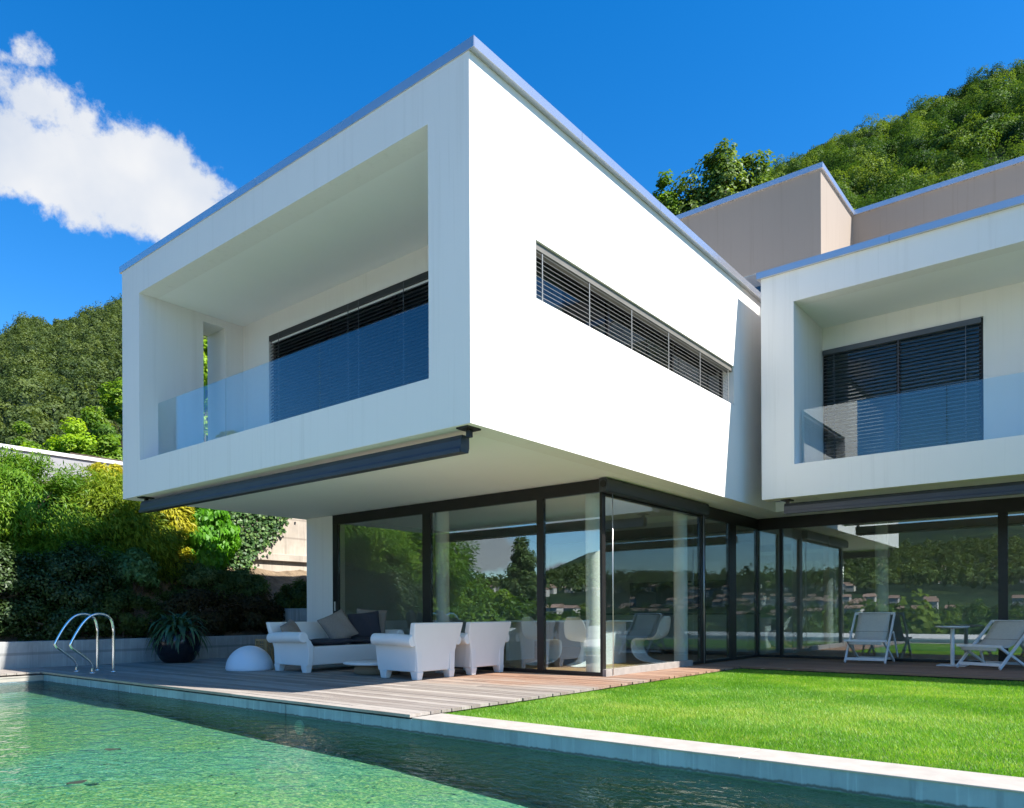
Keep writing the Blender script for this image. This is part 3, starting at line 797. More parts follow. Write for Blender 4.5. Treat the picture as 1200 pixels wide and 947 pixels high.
def glass_wall_y(y, x0, x1, posts, header, name, label, d=.07, base=.055, handle=None):
    mb = MB()
    mb.box(x0, x1, y, y + d, header, ZS - .002); mb.box(x0, x1, y, y + d, 0.0, base)
    for a, b in posts: mb.box(a, b, y + .001, y + d - .001, base, header)
    fr = part(mb, name, M['frame'], label=label)
    es = []
    ps = sorted(posts)
    for (a, b), (c, e) in zip(ps, ps[1:]): es.append((b, c))
    for a, b in es:
        mb = MB(); mb.box(a + .002, b - .002, y + .03, y + .042, base + .001, header - .001); part(mb, 'pane', M['pane'], fr)
    if handle:
        mb = MB(); mb.box(handle - .012, handle + .012, y - .03, y - .002, .98, 1.16); part(mb, 'handle', M['cable'], fr, .004)
    return fr
glass_wall_y(GY, -11.884, -5.735, [(-11.884, -11.74), (-9.40, -9.21), (-6.91, -6.785), (-5.775, -5.735)], 2.655, 'sliding_door', 'three bay sliding glass door of the terrace under the white box', handle=-11.80)
def glass_wall_x(x, y0, y1, posts, header, name, label, d=.07, base=.055):
    mb = MB()
    mb.box(x - d, x, y0, y1, header, ZS - .002); mb.box(x - d, x, y0, y1, 0.0, base)
    for a, b in posts: mb.box(x - d + .001, x - .001, a, b, base, header)
    fr = part(mb, name, M['frame'], label=label)
    ps = sorted(posts)
    for (a, b), (c, e) in zip(ps, ps[1:]):
        mb = MB(); mb.box(x - .042, x - .03, b + .002, c - .002, base + .001, header - .001); part(mb, 'pane', M['pane'], fr)
    return fr
glass_wall_x(GX, GY + .072, 15.19, [(GY + .072, GY + .10), (12.47, 12.66), (13.74, 14.06), (15.16, 15.19)], 2.62, 'glass_wall', 'side glass wall of the ground floor facing the lawn')
glass_wall_y(15.2, GX - .06, 7.9, [(GX - .06, GX - .02), (-5.30, -5.24), (-1.57, -1.43), (2.2, 2.34), (7.8, 7.9)], 2.60, 'rear_glass_wall', 'glass wall of the wing behind the deck chairs')
# wooden sill under the side glass wall
mb = MB(); mb.box(GX + .003, GX + .06, GY, 12.0, .0, .10); part(mb, 'sill', simple('sill_board', (.30, .27, .24), .6, 0, .15, 9))
# roller cassette outside the side glass wall and its guide cables
mb = MB(); mb.extrude([(GX + .003, 2.64), (GX + .12, 2.64), (GX + .14, 2.67), (GX + .14, 2.80), (GX + .12, 2.835), (GX + .003, 2.835)], 'y', 9.10, 12.52)
ca = part(mb, 'blind_cassette', M['awning'], bevel=.006)
for yy in (9.36, 12.44):
    mb = MB(); mb.tube([(GX + .07, yy, 2.64), (GX + .07, yy, .02)], .006, 6); part(mb, 'guide_cable', M['cable'], ca)
mb = MB(); mb.tube([(GX + .08, 9.098, 2.75), (GX + .08, 9.085, 2.75)], .05, 16); part(mb, 'end_cap', M['frame'], ca)
# awning under the box
def awning(x0, x1, yc, z0, z1, bx, label):
    mb = MB(); h = z1 - z0
    mb.extrude([(yc - .07, z0 + .02), (yc - .055, z0), (yc + .055, z0), (yc + .07, z0 + .05), (yc + .07, z1 - .02), (yc + .05, z1), (yc - .04, z1), (yc - .06, z1 - h * .3), (yc - .062, z0 + h * .35)], 'x', x0, x1)
    aw = part(mb, 'awning', M['awning'], label=label)
    mb = MB(); mb.box(x0 + .004, x1 - .004, yc - .088, yc - .066, z0 - .012, z0 + .038); part(mb, 'front_bar', M['awning'], aw, .006)
    for b in bx:
        mb = MB(); mb.box(b - .08, b + .08, yc - .11, yc + .10, ZS - .018, ZS + .003); mb.box(b - .025, b + .025, yc - .02, yc + .03, z1 - .03, ZS - .016); part(mb, 'bracket', M['frame'], aw)
    return aw
awning(-12.44, -5.30, 5.80, 2.595, 2.775, (-12.36, -5.24), 'long anthracite awning cassette under the front of the white box')

# ---- right-hand wing
VX0, VX1, VY = -4.72, 4.6, 12.69
mb = MB()
mb.box(VX0, VX1, VY, VY + .28, ZS, 3.385)
mb.box(VX0, VX1, VY, VY + .28, 6.10, ZT)
mb.box(VX0, -4.17, VY, VY + .28, 3.385, 6.10)
mb.box(2.2, VX1, VY, VY + .28, 3.385, 6.10)
mb.box(VX0, -4.17, VY + .28, YB, 2.96, 6.10)
mb.box(2.2, VX1, VY + .28, YB, 2.96, 6.10)
mb.box(-4.168, 2.198, 14.25, 14.45, 5.695, 6.10); mb.box(-1.66, 2.198, 14.25, 14.45, 3.05, 5.695)
part(mb, 'wing_wall', M['plaster'])
mb = MB(); mb.box(VX0 + .002, VX1 - .002, VY + .282, YB, 6.102, 6.60); part(mb, 'roof', M['soffit'])
mb = MB(); mb.box(VX0 + .002, VX1 - .002, VY + .282, 14.38, 2.97, 3.04); mb.box(-5.08, VX1 + 3, 14.38, YB, ZS, 3.03); mb.box(-5.078, VX0, 14.6, YB, 3.03, 6.5)
part(mb, 'floor_slab', M['soffit'])
mb = MB()
ce = [VX0 - .06, -2.7, -.7, 1.3, 3.3, VX1 + .06]
for a, b in zip(ce, ce[1:]): mb.box(a + .0025, b - .0025, VY - .06, VY + .33, ZC0, ZC1)
mb.box(VX0 - .06, VX0 + .3, VY + .33, YB, ZC0, ZC1); part(mb, 'roof_coping', M['coping'])
window_part('balcony_door', -4.166, -1.664, 14.30, 3.06, 5.69, (-2.95,), 38, M['blind_grey'], (-3.95, -2.90, -1.90), 'balcony door of the right wing with slatted dark blinds', .055, .42, pane_mat=M['dark_pane'])
for a, b in ((-4.128, -1.985), (-1.975, .20), (.21, 2.198)):
    mb = MB(); mb.box(a, b, 12.94, 12.957, 3.04, 4.33); part(mb, 'balustrade_pane', M['rail_glass'])
mb = MB(); mb.box(-4.135, -4.120, 12.97, 14.1, 3.04, 4.33); 
awning(-4.42, 4.4, 12.97, 2.60, 2.775, (-4.38, 4.3), 'dark awning cassette under the front of the right wing')
# ---- taupe roof storey
TXR, TY0, TZ0, TZ1 = -4.53, 15.43, 7.98, 9.70
mb = MB(); mb.box(-15.5, TXR, TY0, 17.72, TZ0, TZ1); mb.box(TXR + .0, 8.5, 17.72, 20.5, 6.7, TZ1); mb.box(-15.5, TXR, 17.72, 20.5, 6.7, TZ1)
mb.box(-5.4, -4.9, 16.2, 17.72, 6.6, TZ0)
part(mb, 'roof_storey', M['taupe'])
mb = MB(); mb.box(-15.5, TXR + .05, TY0 - .05, TY0 + .3, TZ1, TZ1 + .105); mb.box(TXR - .3, TXR + .05, TY0 + .3, 17.67, TZ1, TZ1 + .105); mb.box(TXR - .3, 8.55, 17.67, 18.0, TZ1, TZ1 + .105)
part(mb, 'roof_coping', M['coping'])
mb = MB(); mb.box(-15.4, -5.40, 16.0, 16.06, 6.62, TZ0)
cw = part(mb, 'clerestory', M['dark_pane']); 
mb = MB(); mb.box(-15.4, -5.40, 15.95, 15.998, 7.25, 7.33); part(mb, 'frame', M['frame'], cw)
for a, b in ((-5.45, -2.31), (-2.28, 1.0), (1.03, 4.4)):
    mb = MB(); mb.box(a, b, 13.7, 13.715, 6.60, 7.21); part(mb, 'roof_balustrade', M['rail_glass'])
for px_ in (-2.295, 1.015):
    mb = MB(); mb.box(px_ - .012, px_ + .012, 13.69, 13.73, 6.6, 7.0); part(mb, 'baluster', M['cable'])

# ------------------------------------------------------------------ things indoors
c = empty('kitchen_counter', (-7.9, 15.6, .012)); tag(c, 'long white kitchen counter seen through the side glass', 'kitchen counter')
mb = MB(); mb.box(-2.1, 1.9, -.35, .35, 0.08, .86); mb.build('cabinet', M['interior'], c, bevel=.004)
mb = MB(); mb.box(-2.12, 1.92, -.37, .37, .862, .90); mb.build('worktop', M['interior_dark'], c, bevel=.004)
c = empty('wall_unit', (-8.2, 16.85, 1.05)); tag(c, 'dark oven unit on the kitchen rear wall', 'wall unit')
mb = MB(); mb.box(-1.3, 1.3, -.35, 0, 0, .62); mb.build('cabinet', M['interior_dark'], c, bevel=.004)
mb = MB(); mb.box(-.55, -.05, -.36, -.352, .08, .5); mb.build('oven_door', M['dark_pane'], c)
t = empty('dining_table', (-8.05, 11.55, .012)); tag(t, 'white dining table indoors behind the sliding door', 'table')
mb = MB(); mb.box(-1.2, 1.2, -.45, .45, .74, .775); mb.build('tabletop', M['panton'], t, bevel=.005)
for sx in (-1, 1):
    mb = MB(); mb.box(sx * 1.05 - .04, sx * 1.05 + .04, -.4, .4, 0, .739); mb.build('leg', M['panton'], t)
def s_chair(loc, rz, label):
    """one-piece cantilever plastic chair: seat, back and curved foot in one sweep"""
    prof = [(.30, .0), (.27, .10), (.16, .26), (.10, .36), (.16, .43), (.02, .44), (-.16, .43), (-.23, .50), (-.27, .66), (-.31, .82), (-.33, .86)]
    prof = [(-.24, .0), (-.05, .012), (.14, .06), (.23, .20), (.24, .34), (.20, .43), (.05, .44), (-.12, .42), (-.19, .50), (-.225, .64), (-.26, .78), (-.29, .85)]
    wid = [.25, .25, .245, .24, .235, .24, .245, .24, .235, .23, .20, .12]
    o = empty('dining_chair', loc, rz); tag(o, label, 'chair', 'white plastic chairs round the dining table')
    mb = MB(); vs = []; fs = []
    nW = 8
    for (x, z), w in zip(prof, wid):
        for k in range(nW + 1):
            u = -1 + 2 * k / nW
            vs.append((x - .05 * (u * u) * (1 if z > .46 else -.4), u * w, z + (.03 * u * u if z < .46 else 0)))
    for i in range(len(prof) - 1):
        for k in range(nW): fs.append((i * (nW + 1) + k, i * (nW + 1) + k + 1, (i + 1) * (nW + 1) + k + 1, (i + 1) * (nW + 1) + k))
    mb.add(vs, fs, True); b = mb.build('shell', M['panton'], o)
    sd = b.modifiers.new('solid', 'SOLIDIFY'); sd.thickness = .014; su = b.modifiers.new('sub', 'SUBSURF'); su.levels = su.render_levels = 1
    return o
s_chair((-6.95, 10.55, .012), R(90), 'white moulded chair indoors between the round column and the door post')
s_chair((-7.75, 10.45, .012), R(75), 'white moulded chair indoors just behind the rear armchair')
s_chair((-6.45, 11.9, .012), R(180), 'white moulded chair indoors at the end of the dining table by the side glass')

# ------------------------------------------------------------------ white garden seats
def club_seat(name, label, cat, loc, rz, width, group=None, depth=.86):
    """rolled-arm club seat facing local +x; local origin on the floor under its middle"""
    o = empty(name, loc, rz); tag(o, label, cat, group)
    hw = width / 2; hd = depth / 2
    leg = .11
    # seat box
    mb = MB(); mb.hexa([(-hd + .16, -hw + .17, leg), (hd - .05, -hw + .17, leg), (hd - .05, hw - .17, leg), (-hd + .16, hw - .17, leg)],
                       [(-hd + .12, -hw + .14, .41), (hd - .02, -hw + .14, .41), (hd - .02, hw - .14, .41), (-hd + .12, hw - .14, .41)])
    mb.build('seat', M['white_plastic'], o, bevel=.022, seg=3)
    # flared back panel, curved outline seen from behind
    outline = [(.11, -.10), (.22, -.105), (.36, -.10), (.48, -.07), (.56, -.035), (.66, -.015), (.79, .0)]
    mb = MB(); vs = []; fs = []
    for z, ins in outline:
        w = hw + ins - .005
        lean = -hd + .10 - .10 * ((z - .11) / .68) ** 1.6
        th_ = .15 - .06 * (z - .11) / .68
        vs += [(lean, -w, z), (lean, w, z), (lean + th_, w, z), (lean + th_, -w, z)]
    n = len(outline)
    for i in range(n - 1):
        for k in range(4): fs.append((i * 4 + k, i * 4 + (k + 1) % 4, (i + 1) * 4 + (k + 1) % 4, (i + 1) * 4 + k))
    fs += [(3, 2, 1, 0), tuple((n - 1) * 4 + k for k in range(4))]
    mb.add(vs, fs); mb.build('backrest', M['white_plastic'], o, bevel=.018, seg=3)
    for s in (-1, 1):
        # arm: S-shaped panel with a roll on top
        prof = [(-.12, leg), (-.115, .22), (-.11, .34), (-.095, .44), (-.08, .49)]
        roll_c = (-.055, .555); rr = .085
        arc = [(roll_c[0] + rr * math.cos(a), roll_c[1] + rr * math.sin(a)) for a in np.radians(np.linspace(-75, 195, 16))]
        inner = [(-.185, .50), (-.20, .42), (-.215, .34), (-.215, .22), (-.215, leg)]
        poly = prof + arc + inner
        mb = MB(); vs = []; fs = []; m_ = len(poly)
        xs = [-hd + .075, -hd + .3, 0, hd - .12, hd - .02, hd]
        for x in xs:
            k = 1.0 if x < hd - .05 else 1.06 if x < hd - .01 else .97
            for (d, z) in poly:
                zz = z - .02 * max(0, (-x) / hd) * (z > .45)
                cy = roll_c[0]
                vs.append((x + (.035 * math.sin((z - leg) / .5 * 3.1) if x > hd - .13 and z < .5 else 0), s * (hw + (cy + (d - cy) * k)), zz))
        for i in range(len(xs) - 1):
            for k in range(m_): fs.append((i * m_ + k, i * m_ + (k + 1) % m_, (i + 1) * m_ + (k + 1) % m_, (i + 1) * m_ + k))
        fs += [tuple(range(m_))[::-1], tuple((len(xs) - 1) * m_ + k for k in range(m_))]
        mb.add(vs, fs); mb.build('armrest', M['white_plastic'], o, bevel=.012, seg=3)
        for sx in (-1, 1):
            mb = MB(); x_out = sx * (hd - .03 if sx > 0 else hd - .07); x_in = x_out - sx * .15
            y_out = s * (hw - .115); y_in = y_out - s * .12
            xa, xb = sorted((x_out, x_in)); ya, yb = sorted((y_out, y_in))
            b = [(xa, ya), (xb, ya), (xb, yb), (xa, yb)]
            cx_, cy_ = x_out - sx * .05, y_out - s * .045
            mb.hexa([(cx_ + (p - cx_) * .72, cy_ + (q - cy_) * .75, 0.0) for p, q in b], [(p, q, leg + .004) for p, q in b])
            mb.build('leg', M['white_plastic'], o, bevel=.01, seg=2)
    return o
club_seat('armchair', 'white moulded armchair on the deck with its back to the lawn, nearer the pool', 'armchair', (-7.80, 7.53, 0), math.pi, .98, 'white armchairs by the glass door', .88)
club_seat('armchair', 'white moulded armchair on the deck closest to the glass sliding door', 'armchair', (-7.78, 8.62, 0), math.pi, .98, 'white armchairs by the glass door', .88)
club_seat('sofa', 'white moulded sofa with rolled arms and grey cushions under the white box', 'sofa', (-10.22, 7.98, 0), 0, 2.12, None, .96)

def cushion(name, label, loc, rot, size, mat, th_=.16):
    """square pillow puffed in the middle"""
    n = 14; mb = MB(); vs = []; fs = []
    for sgn in (1, -1):
        for i in range(n + 1):
            for j in range(n + 1):
                u = -1 + 2 * i / n; v = -1 + 2 * j / n
                pin = 1 - .07 * (1 - abs(u) ** 2) * abs(v) ** 4 - .07 * (1 - abs(v) ** 2) * abs(u) ** 4
                h = max(0, (1 - u ** 4) * (1 - v ** 4)) ** .55
                wr = .012 * math.sin(u * 7 + v * 3 + sgn) * h
                vs.append((u * size[0] / 2 * pin, v * size[1] / 2 * pin, sgn * (th_ / 2 * h + .004) + wr))
    q = (n + 1) ** 2
    for i in range(n):
        for j in range(n):
            a = i * (n + 1) + j; fs.append((a, a + n + 1, a + n + 2, a + 1)); fs.append((q + a, q + a + 1, q + a + n + 2, q + a + n + 1))
    ed = [i * (n + 1) for i in range(n + 1)], [i * (n + 1) + n for i in range(n + 1)], list(range(n + 1)), [n * (n + 1) + j for j in range(n + 1)]
    for e in ed:
        for a, b in zip(e, e[1:]): fs.append((a, b, q + b, q + a))
    mb.add(vs, fs, True); o = mb.build(name, mat, smooth=True); o.location = loc; o.rotation_euler = rot
    su = o.modifiers.new('sub', 'SUBSURF'); su.levels = su.render_levels = 1
    return tag(o, label, 'cushion', None)
cushion('seat_cushion', 'flat charcoal seat pad lying at the left end of the white sofa', (-10.12, 7.62, .455), (0, R(-3), 0), (.72, .86, 0), M['navy_fabric'], .10)
cushion('seat_cushion', 'flat charcoal seat pad lying at the right end of the white sofa', (-10.12, 8.46, .455), (0, R(-3), 0), (.72, .80, 0), M['navy_fabric'], .10)
def facing(n, roll_deg):
    q = Vector(n).normalized().to_track_quat('Z', 'Y'); return (q @ __import__('mathutils').Euler((0, 0, R(roll_deg))).to_quaternion()).to_euler()
cushion('throw_cushion', 'taupe cushion leaning tilted in the middle of the white sofa', (-10.12, 7.92, .70), facing((.78, -.42, .45), 27), (.50, .54, 0), M['taupe_fabric'], .17)
cushion('throw_cushion', 'charcoal cushion standing in front of a taupe one on the white sofa', (-10.12, 8.50, .705), facing((.86, -.48, .18), 6), (.56, .50, 0), M['navy_fabric'], .16)
cushion('throw_cushion', 'taupe cushion standing behind the charcoal one at the sofa end', (-10.22, 8.72, .735), facing((.72, -.68, .14), -4), (.54, .54, 0), M['taupe_fabric'], .16)
cushion('throw_cushion', 'taupe cushion at the far left corner behind the sofa arm', (-10.38, 7.22, .60), facing((.8, .35, .48), 18), (.44, .44, 0), M['taupe_fabric'], .15)

# low round table with wicker drum
t = empty('coffee_table', (-8.78, 7.62, 0)); tag(t, 'low round white table on a wicker drum before the sofa', 'coffee table')
mb = MB(); mb.lathe([(0.001, .0), (.30, .0), (.345, .02), (.36, .075), (.345, .13), (.30, .15), (.001, .15)], (0, 0, .002), 40); mb.build('base', M['rattan'], t)
mb = MB(); mb.lathe([(.001, .155), (.50, .155), (.515, .163), (.52, .178), (.512, .19), (.001, .192)], (0, 0, 0), 56); mb.build('tabletop', M['white_plastic'], t)
# half-sphere lamp
t = empty('dome_lamp', (-11.17, 6.93, 0)); tag(t, 'white half sphere garden lamp lying on the deck', 'lamp')
mb = MB(); rr = .375
mb.lathe([(rr * math.cos(a), .025 + rr * 1.0 * math.sin(a)) for a in np.radians(np.linspace(0, 89.9, 18))], (0, 0, 0), 48); mb.build('shade', M['dome'], t)
mb = MB(); mb.lathe([(.001, 0), (rr * .97, 0), (rr * .985, .012), (rr * .97, .0245), (.001, .0245)], (0, 0, 0), 48); mb.build('base', M['dome'], t)
# cane side table / lantern behind the sofa arm
t = empty('cane_lantern', (-12.38, 8.10, 0)); tag(t, 'square honey coloured cane lantern on the deck behind the sofa', 'lantern')
mb = MB(); w_ = .17; hh_ = .46
for sx in (-1, 1):
    for sy in (-1, 1): mb.box(sx * w_ - .02, sx * w_ + .02, sy * w_ - .02, sy * w_ + .02, 0, hh_)
for z in (.02, hh_ - .04):
    for s in (-1, 1): mb.box(-w_ + .021, w_ - .021, s * w_ - .018, s * w_ + .018, z, z + .035); mb.box(s * w_ - .018, s * w_ + .018, -w_ + .021, w_ - .021, z, z + .035)
mb.build('frame', M['cane'], t)
mb = MB()
for k in range(1, 6):
    q = -w_ + 2 * w_ * k / 6
    for s in (-1, 1): mb.box(q - .006, q + .006, s * w_ - .006, s * w_ + .006, .056, hh_ - .041); mb.box(s * w_ - .006, s * w_ + .006, q - .006, q + .006, .056, hh_ - .041)
for k in range(1, 7):
    z = .055 + (hh_ - .1) * k / 7
    for s in (-1, 1): mb.box(-w_ + .021, w_ - .021, s * (w_ + .009) - .003, s * (w_ + .009) + .003, z - .006, z + .006); mb.box(s * (w_ + .009) - .003, s * (w_ + .009) + .003, -w_ + .021, w_ - .021, z - .006, z + .006)
mb.build('lattice', M['cane'], t)

# potted strap-leaved plant
t = empty('potted_plant', (-14.08, 7.2, 0)); tag(t, 'drooping strap leaved plant in a black egg shaped pot', 'potted plant')
mb = MB(); mb.lathe([(.001, .0), (.23, .0), (.30, .05), (.395, .22), (.425, .38), (.405, .52), (.36, .60), (.335, .605), (.325, .57), (.001, .56)], (0, 0, 0), 48); mb.build('pot', M['pot'], t)
rng = np.random.RandomState(4); V = []; T = []
for k in range(230):
    a = rng.rand() * 6.283; el = rng.uniform(.25, 1.45); Ln = rng.uniform(.45, .86)
    p = np.array([rng.normal(0, .09), rng.normal(0, .09), .57]); d = np.array([math.cos(a) * math.cos(el), math.sin(a) * math.cos(el), math.sin(el)])
    side = np.array([-math.sin(a), math.cos(a), 0]); w0 = rng.uniform(.022, .036); tn = rng.rand()
    nseg = 8; prev = None
    for i in range(nseg + 1):
        tt = i / nseg; w = w0 * (1 - tt ** 2.2) * (.65 + .7 * min(1, tt * 4)) + .001
        l, r_ = p - side * w, p + side * w
        if prev is not None: V.append([prev[0], prev[1], r_, l]); T.append(tn)
        prev = (l, r_)
        d = d + np.array([0, 0, -.30 * (1 + tt * .8)]) * (.9); d /= np.linalg.norm(d); p = p + d * Ln / nseg
arr_mesh('foliage', np.array(V), 4, M['strap'], t, np.array(T))

# pool ladder rails
t = empty('pool_ladder', (-12.9, 5.1, 0)); tag(t, 'pair of curved chrome hand rails at the pool edge', 'pool ladder')
def bez(pts, n=10):
    out = []
    P_ = [Vector(p) for p in pts]
    ext = [P_[0] * 2 - P_[1]] + P_ + [P_[-1] * 2 - P_[-2]]
    for i in range(1, len(ext) - 2):
        a, b, c_, d = ext[i - 1:i + 3]
        for k in range(n):
            u = k / n
            out.append(.5 * ((2 * b) + (c_ - a) * u + (2 * a - 5 * b + 4 * c_ - d) * u * u + (3 * b - a - 3 * c_ + d) * u ** 3))
    out.append(P_[-1]); return out
for dx in (-.30, .30):
    mb = MB()
    path = [(dx, -.04, 0), (dx, -.045, .10), (dx, -.10, .20), (dx, -.27, .35), (dx, -.345, .42), (dx, -.345, .50), (dx, -.20, .76), (dx, -.06, .90), (dx, .10, .93), (dx, .23, .86), (dx, .275, .72), (dx, .28, .55), (dx, .28, .25), (dx, .28, 0)]
    mb.tube(bez(path, 7), .0205, 14); r_ = mb.build('rail', M['steel'], t)
    for fy in (.28, -.04):
        mb = MB(); mb.lathe([(.045, 0.001), (.045, .008), (.022, .014)], (dx, fy, 0), 20); mb.build('flange', M['steel'], r_)

# lamp in the pool wall and leaves on the water
t = empty('pool_light', (-6.64, PY1, -.272)); tag(t, 'round pale underwater lamp set in the pool wall', 'pool light')
mb = MB(); mb.tube([(0, .02, 0), (0, -.012, 0)], .078, 28); mb.build('rim', M['lamp_glass'], t)
mb = MB(); mb.tube([(0, -.012, 0), (0, -.018, 0)], .064, 28); mb.build('lens', M['lamp_glass'], t)
for i, (lx, ly, lb) in enumerate(((-6.216, 2.644, 'dark fallen leaf on the water nearer the ladder'), (-5.163, 1.976, 'dark fallen leaf on the water nearest the lower left corner'))):
    mb = MB(); n = 9; vs = []
    for k in range(n):
        u = k / (n - 1); w = .045 * math.sin(math.pi * u) ** .8
        vs += [((u - .5) * .13, -w, .012 * abs(u - .5) + .002), ((u - .5) * .13, 0, .001), ((u - .5) * .13, w, .012 * abs(u - .5) + .003)]
    fs = [(3 * k + j, 3 * k + 3 + j, 3 * k + 4 + j, 3 * k + 1 + j) for k in range(n - 1) for j in (0, 1)]
    mb.add(vs, fs, True); o = mb.build('fallen_leaf', simple('dead_leaf', (.03, .035, .02), .6), recalc=False); o.location = (lx, ly, WZ + .002); o.rotation_euler = (0, 0, .7 + i)
    tag(o, lb, 'leaf')

# deck chairs and small table on the rear deck
def deck_chair(label, loc, rz, w, seat_z, top_y, top_z):
    o = empty('deck_chair', loc, rz); tag(o, label, 'deck chair', 'white deck chairs before the wing glass')
    hw = w / 2
    for s in (-1, 1):
        x = s * hw
        mb = MB(); mb.bar((x, -.02, .02), (x, top_y, top_z), .03, .045); mb.build('back_rail', M['white_paint'], o, bevel=.004)
        xi = s * (hw - .034)
        mb = MB(); mb.bar((xi, .02, seat_z + .02), (xi, .82, .02), .03, .045); mb.build('seat_rail', M['white_paint'], o, bevel=.004)
        k = .62; py_, pz_ = top_y * k, top_z * k + .01
        mb = MB(); mb.bar((s * (hw + .034), py_, pz_), (s * (hw + .034), .80, .10), .025, .035); mb.build('prop', M['white_paint'], o, bevel=.003)
    mb = MB(); mb.bar((-hw - .01, top_y, top_z), (hw + .01, top_y, top_z), .045, .05); mb.build('top_bar', M['white_paint'], o, bevel=.006)
    mb = MB(); mb.bar((-hw - .02, .02, seat_z + .02), (hw + .02, .02, seat_z + .02), .04, .04); mb.build('seat_bar', M['white_paint'], o, bevel=.006)
    mb = MB(); mb.bar((-hw + .016, .03, .08), (hw - .016, .03, .08), .03, .05); mb.build('foot_bar', M['white_paint'], o, bevel=.004)
    mb = MB(); mb.bar((-hw + .05, .74, .07), (hw - .05, .74, .07), .03, .045); mb.build('rear_bar', M['white_paint'], o, bevel=.004)
    # hanging canvas
    n = 22; mb = MB(); vs = []; fs = []
    for i in range(n + 1):
        t_ = i / n; y = .03 + (top_y - .05) * t_ + .03 * math.sin(math.pi * t_)
        z = (seat_z + .035) * (1 - t_) + (top_z + .005) * t_ - .22 * math.sin(math.pi * t_) ** 1.0 * (1 - .45 * t_)
        for k in range(7):
            u = -1 + 2 * k / 6; vs.append((u * (hw - .06), y, z + .006 * (1 - u * u)))
    # fold over the front bar
    vs2 = []
    for k in range(7):
        u = -1 + 2 * k / 6; vs2.append((u * (hw - .06), .0, seat_z - .05))
    for i in range(n):
        for k in range(6): fs.append((i * 7 + k, i * 7 + k + 1, (i + 1) * 7 + k + 1, (i + 1) * 7 + k))
    b0 = len(vs); vs += vs2; fs += [(b0 + k, b0 + k + 1, k + 1, k) for k in range(6)]
    mb.add(vs, fs, True); b = mb.build('canvas', M['canvas'], o); sd = b.modifiers.new('s', 'SOLIDIFY'); sd.thickness = .004
    mb = MB(); tz = .50
    for k in (.60, ):
        t_ = k; y = .03 + (top_y - .05) * t_ + .03 * math.sin(math.pi * t_); z = (seat_z + .035) * (1 - t_) + (top_z + .005) * t_ - .22 * math.sin(math.pi * t_) * (1 - .45 * t_)
        mb.bar((-hw + .06, y, z + .011), (hw - .06, y, z + .011), .012, .006)
    mb.build('seam', M['taupe_fabric'], b)
    return o
deck_chair('white deck chair with pale canvas left of the little table', (-3.45, 14.18, 0), R(0), .66, .385, .72, .885)
deck_chair('white deck chair reclined lower, right of the little table', (-1.70, 13.86, 0), R(-22), .66, .345, 1.00, .745)
t = empty('side_table', (-2.15, 14.5, 0)); tag(t, 'small round white pedestal table between the deck chairs', 'side table')
mb = MB(); mb.lathe([(.001, .625), (.15, .63), (.245, .648), (.255, .662), (.245, .67), (.001, .672)], (0, 0, 0), 40); mb.build('tabletop', M['white_paint'], t)
mb = MB(); mb.lathe([(.032, .018), (.032, .624)], (0, 0, 0), 20); mb.build('column', M['white_paint'], t)
mb = MB(); mb.box(-.21, .21, -.21, .21, 0, .018); mb.build('base', M['white_paint'], t, bevel=.004)

# ------------------------------------------------------------------ garden bank on the left
nx, ny = 50, 80
bx = np.linspace(-14.95, -22.1, nx); by = np.linspace(.5, 26, ny)
BX, BY = np.meshgrid(bx, by, indexing='ij')
def bank_z(x, y):
    t = (-14.95 - x)
    z = .40 + np.interp(t, [0, .5, 1.2, 2.0, 2.2, 4, 7.2], [0, .12, .75, 1.6, 1.75, 2.9, 4.2])
    z = z * (1 - .9 * smooth((3.2 - np.asarray(y)) / 2.6)) - 2.2 * smooth((2.0 - np.asarray(y)) / 1.5)
    return z + (vnoise(np.asarray(x) * .9 + 40, np.asarray(y) * .9 + 40, 8, 4) - .5) * .5 * np.clip(t, 0, 1)
BZ = bank_z(BX, BY)
mb = MB(); mb.v = [tuple(p) for p in np.stack([BX, BY, BZ], -1).reshape(-1, 3)]
mb.f = [(i * ny + j, i * ny + j + 1, (i + 1) * ny + j + 1, (i + 1) * ny + j) for i in range(nx - 1) for j in range(ny - 1)]; mb.sm = [True] * len(mb.f)
tag(mb.build('hill', M['bank']), kind='structure')
# stones on the bare patch
for i, (sx, sy, sr, lb) in enumerate(((-15.95, 11.15, .26, 'flat pale stone on the bare earth below the old wall'), (-16.3, 11.75, .17, 'small brown stone higher up on the bare earth'))):
    rng = np.random.RandomState(i + 2); mb = MB(); vs = []; fs = []
    pr = [(-.5, .3), (-.35, .8), (-.05, 1), (.2, .85), (.36, .45), (.40, .01)]
    mb.lathe([(r_ * sr, z * sr) for z, r_ in pr], (0, 0, 0), 9)
    mb.v = [(x * 1.5 + rng.normal(0, .02), y + rng.normal(0, .02), z + rng.normal(0, .015)) for x, y, z in mb.v]
    o = mb.build('stone', M['old_concrete']); o.location = (sx, sy, float(bank_z(np.array([sx]), np.array([sy]))[0]) + .05); o.rotation_euler = (.1, -.35, .6 * i + .3)
    tag(o, lb, 'stone')
w = empty('planter_wall', (-14.75, 2, 0)); tag(w, 'low grey concrete planter wall along the back of the deck', 'wall')
mb = MB()
for a, b in ((-8, -2.6), (-2.6, 1.4), (1.4, 5.1), (5.1, 8.28)): mb.box(-.24, 0, a + .004, b - .004, -.5, .462)
mb.build('slab', M['concrete'], w, bevel=.006)
w = empty('retaining_wall', (-14.9, 10.4, 0)); tag(w, 'higher concrete retaining wall behind the sofa, beside the white pier', 'wall')
mb = MB(); mb.box(-1.7, 1.00, -.12, .12, -.4, 1.055); mb.box(1.006, 2.45, -.10, .12, -.4, 1.045); mb.build('slab', M['concrete'], w, bevel=.006)
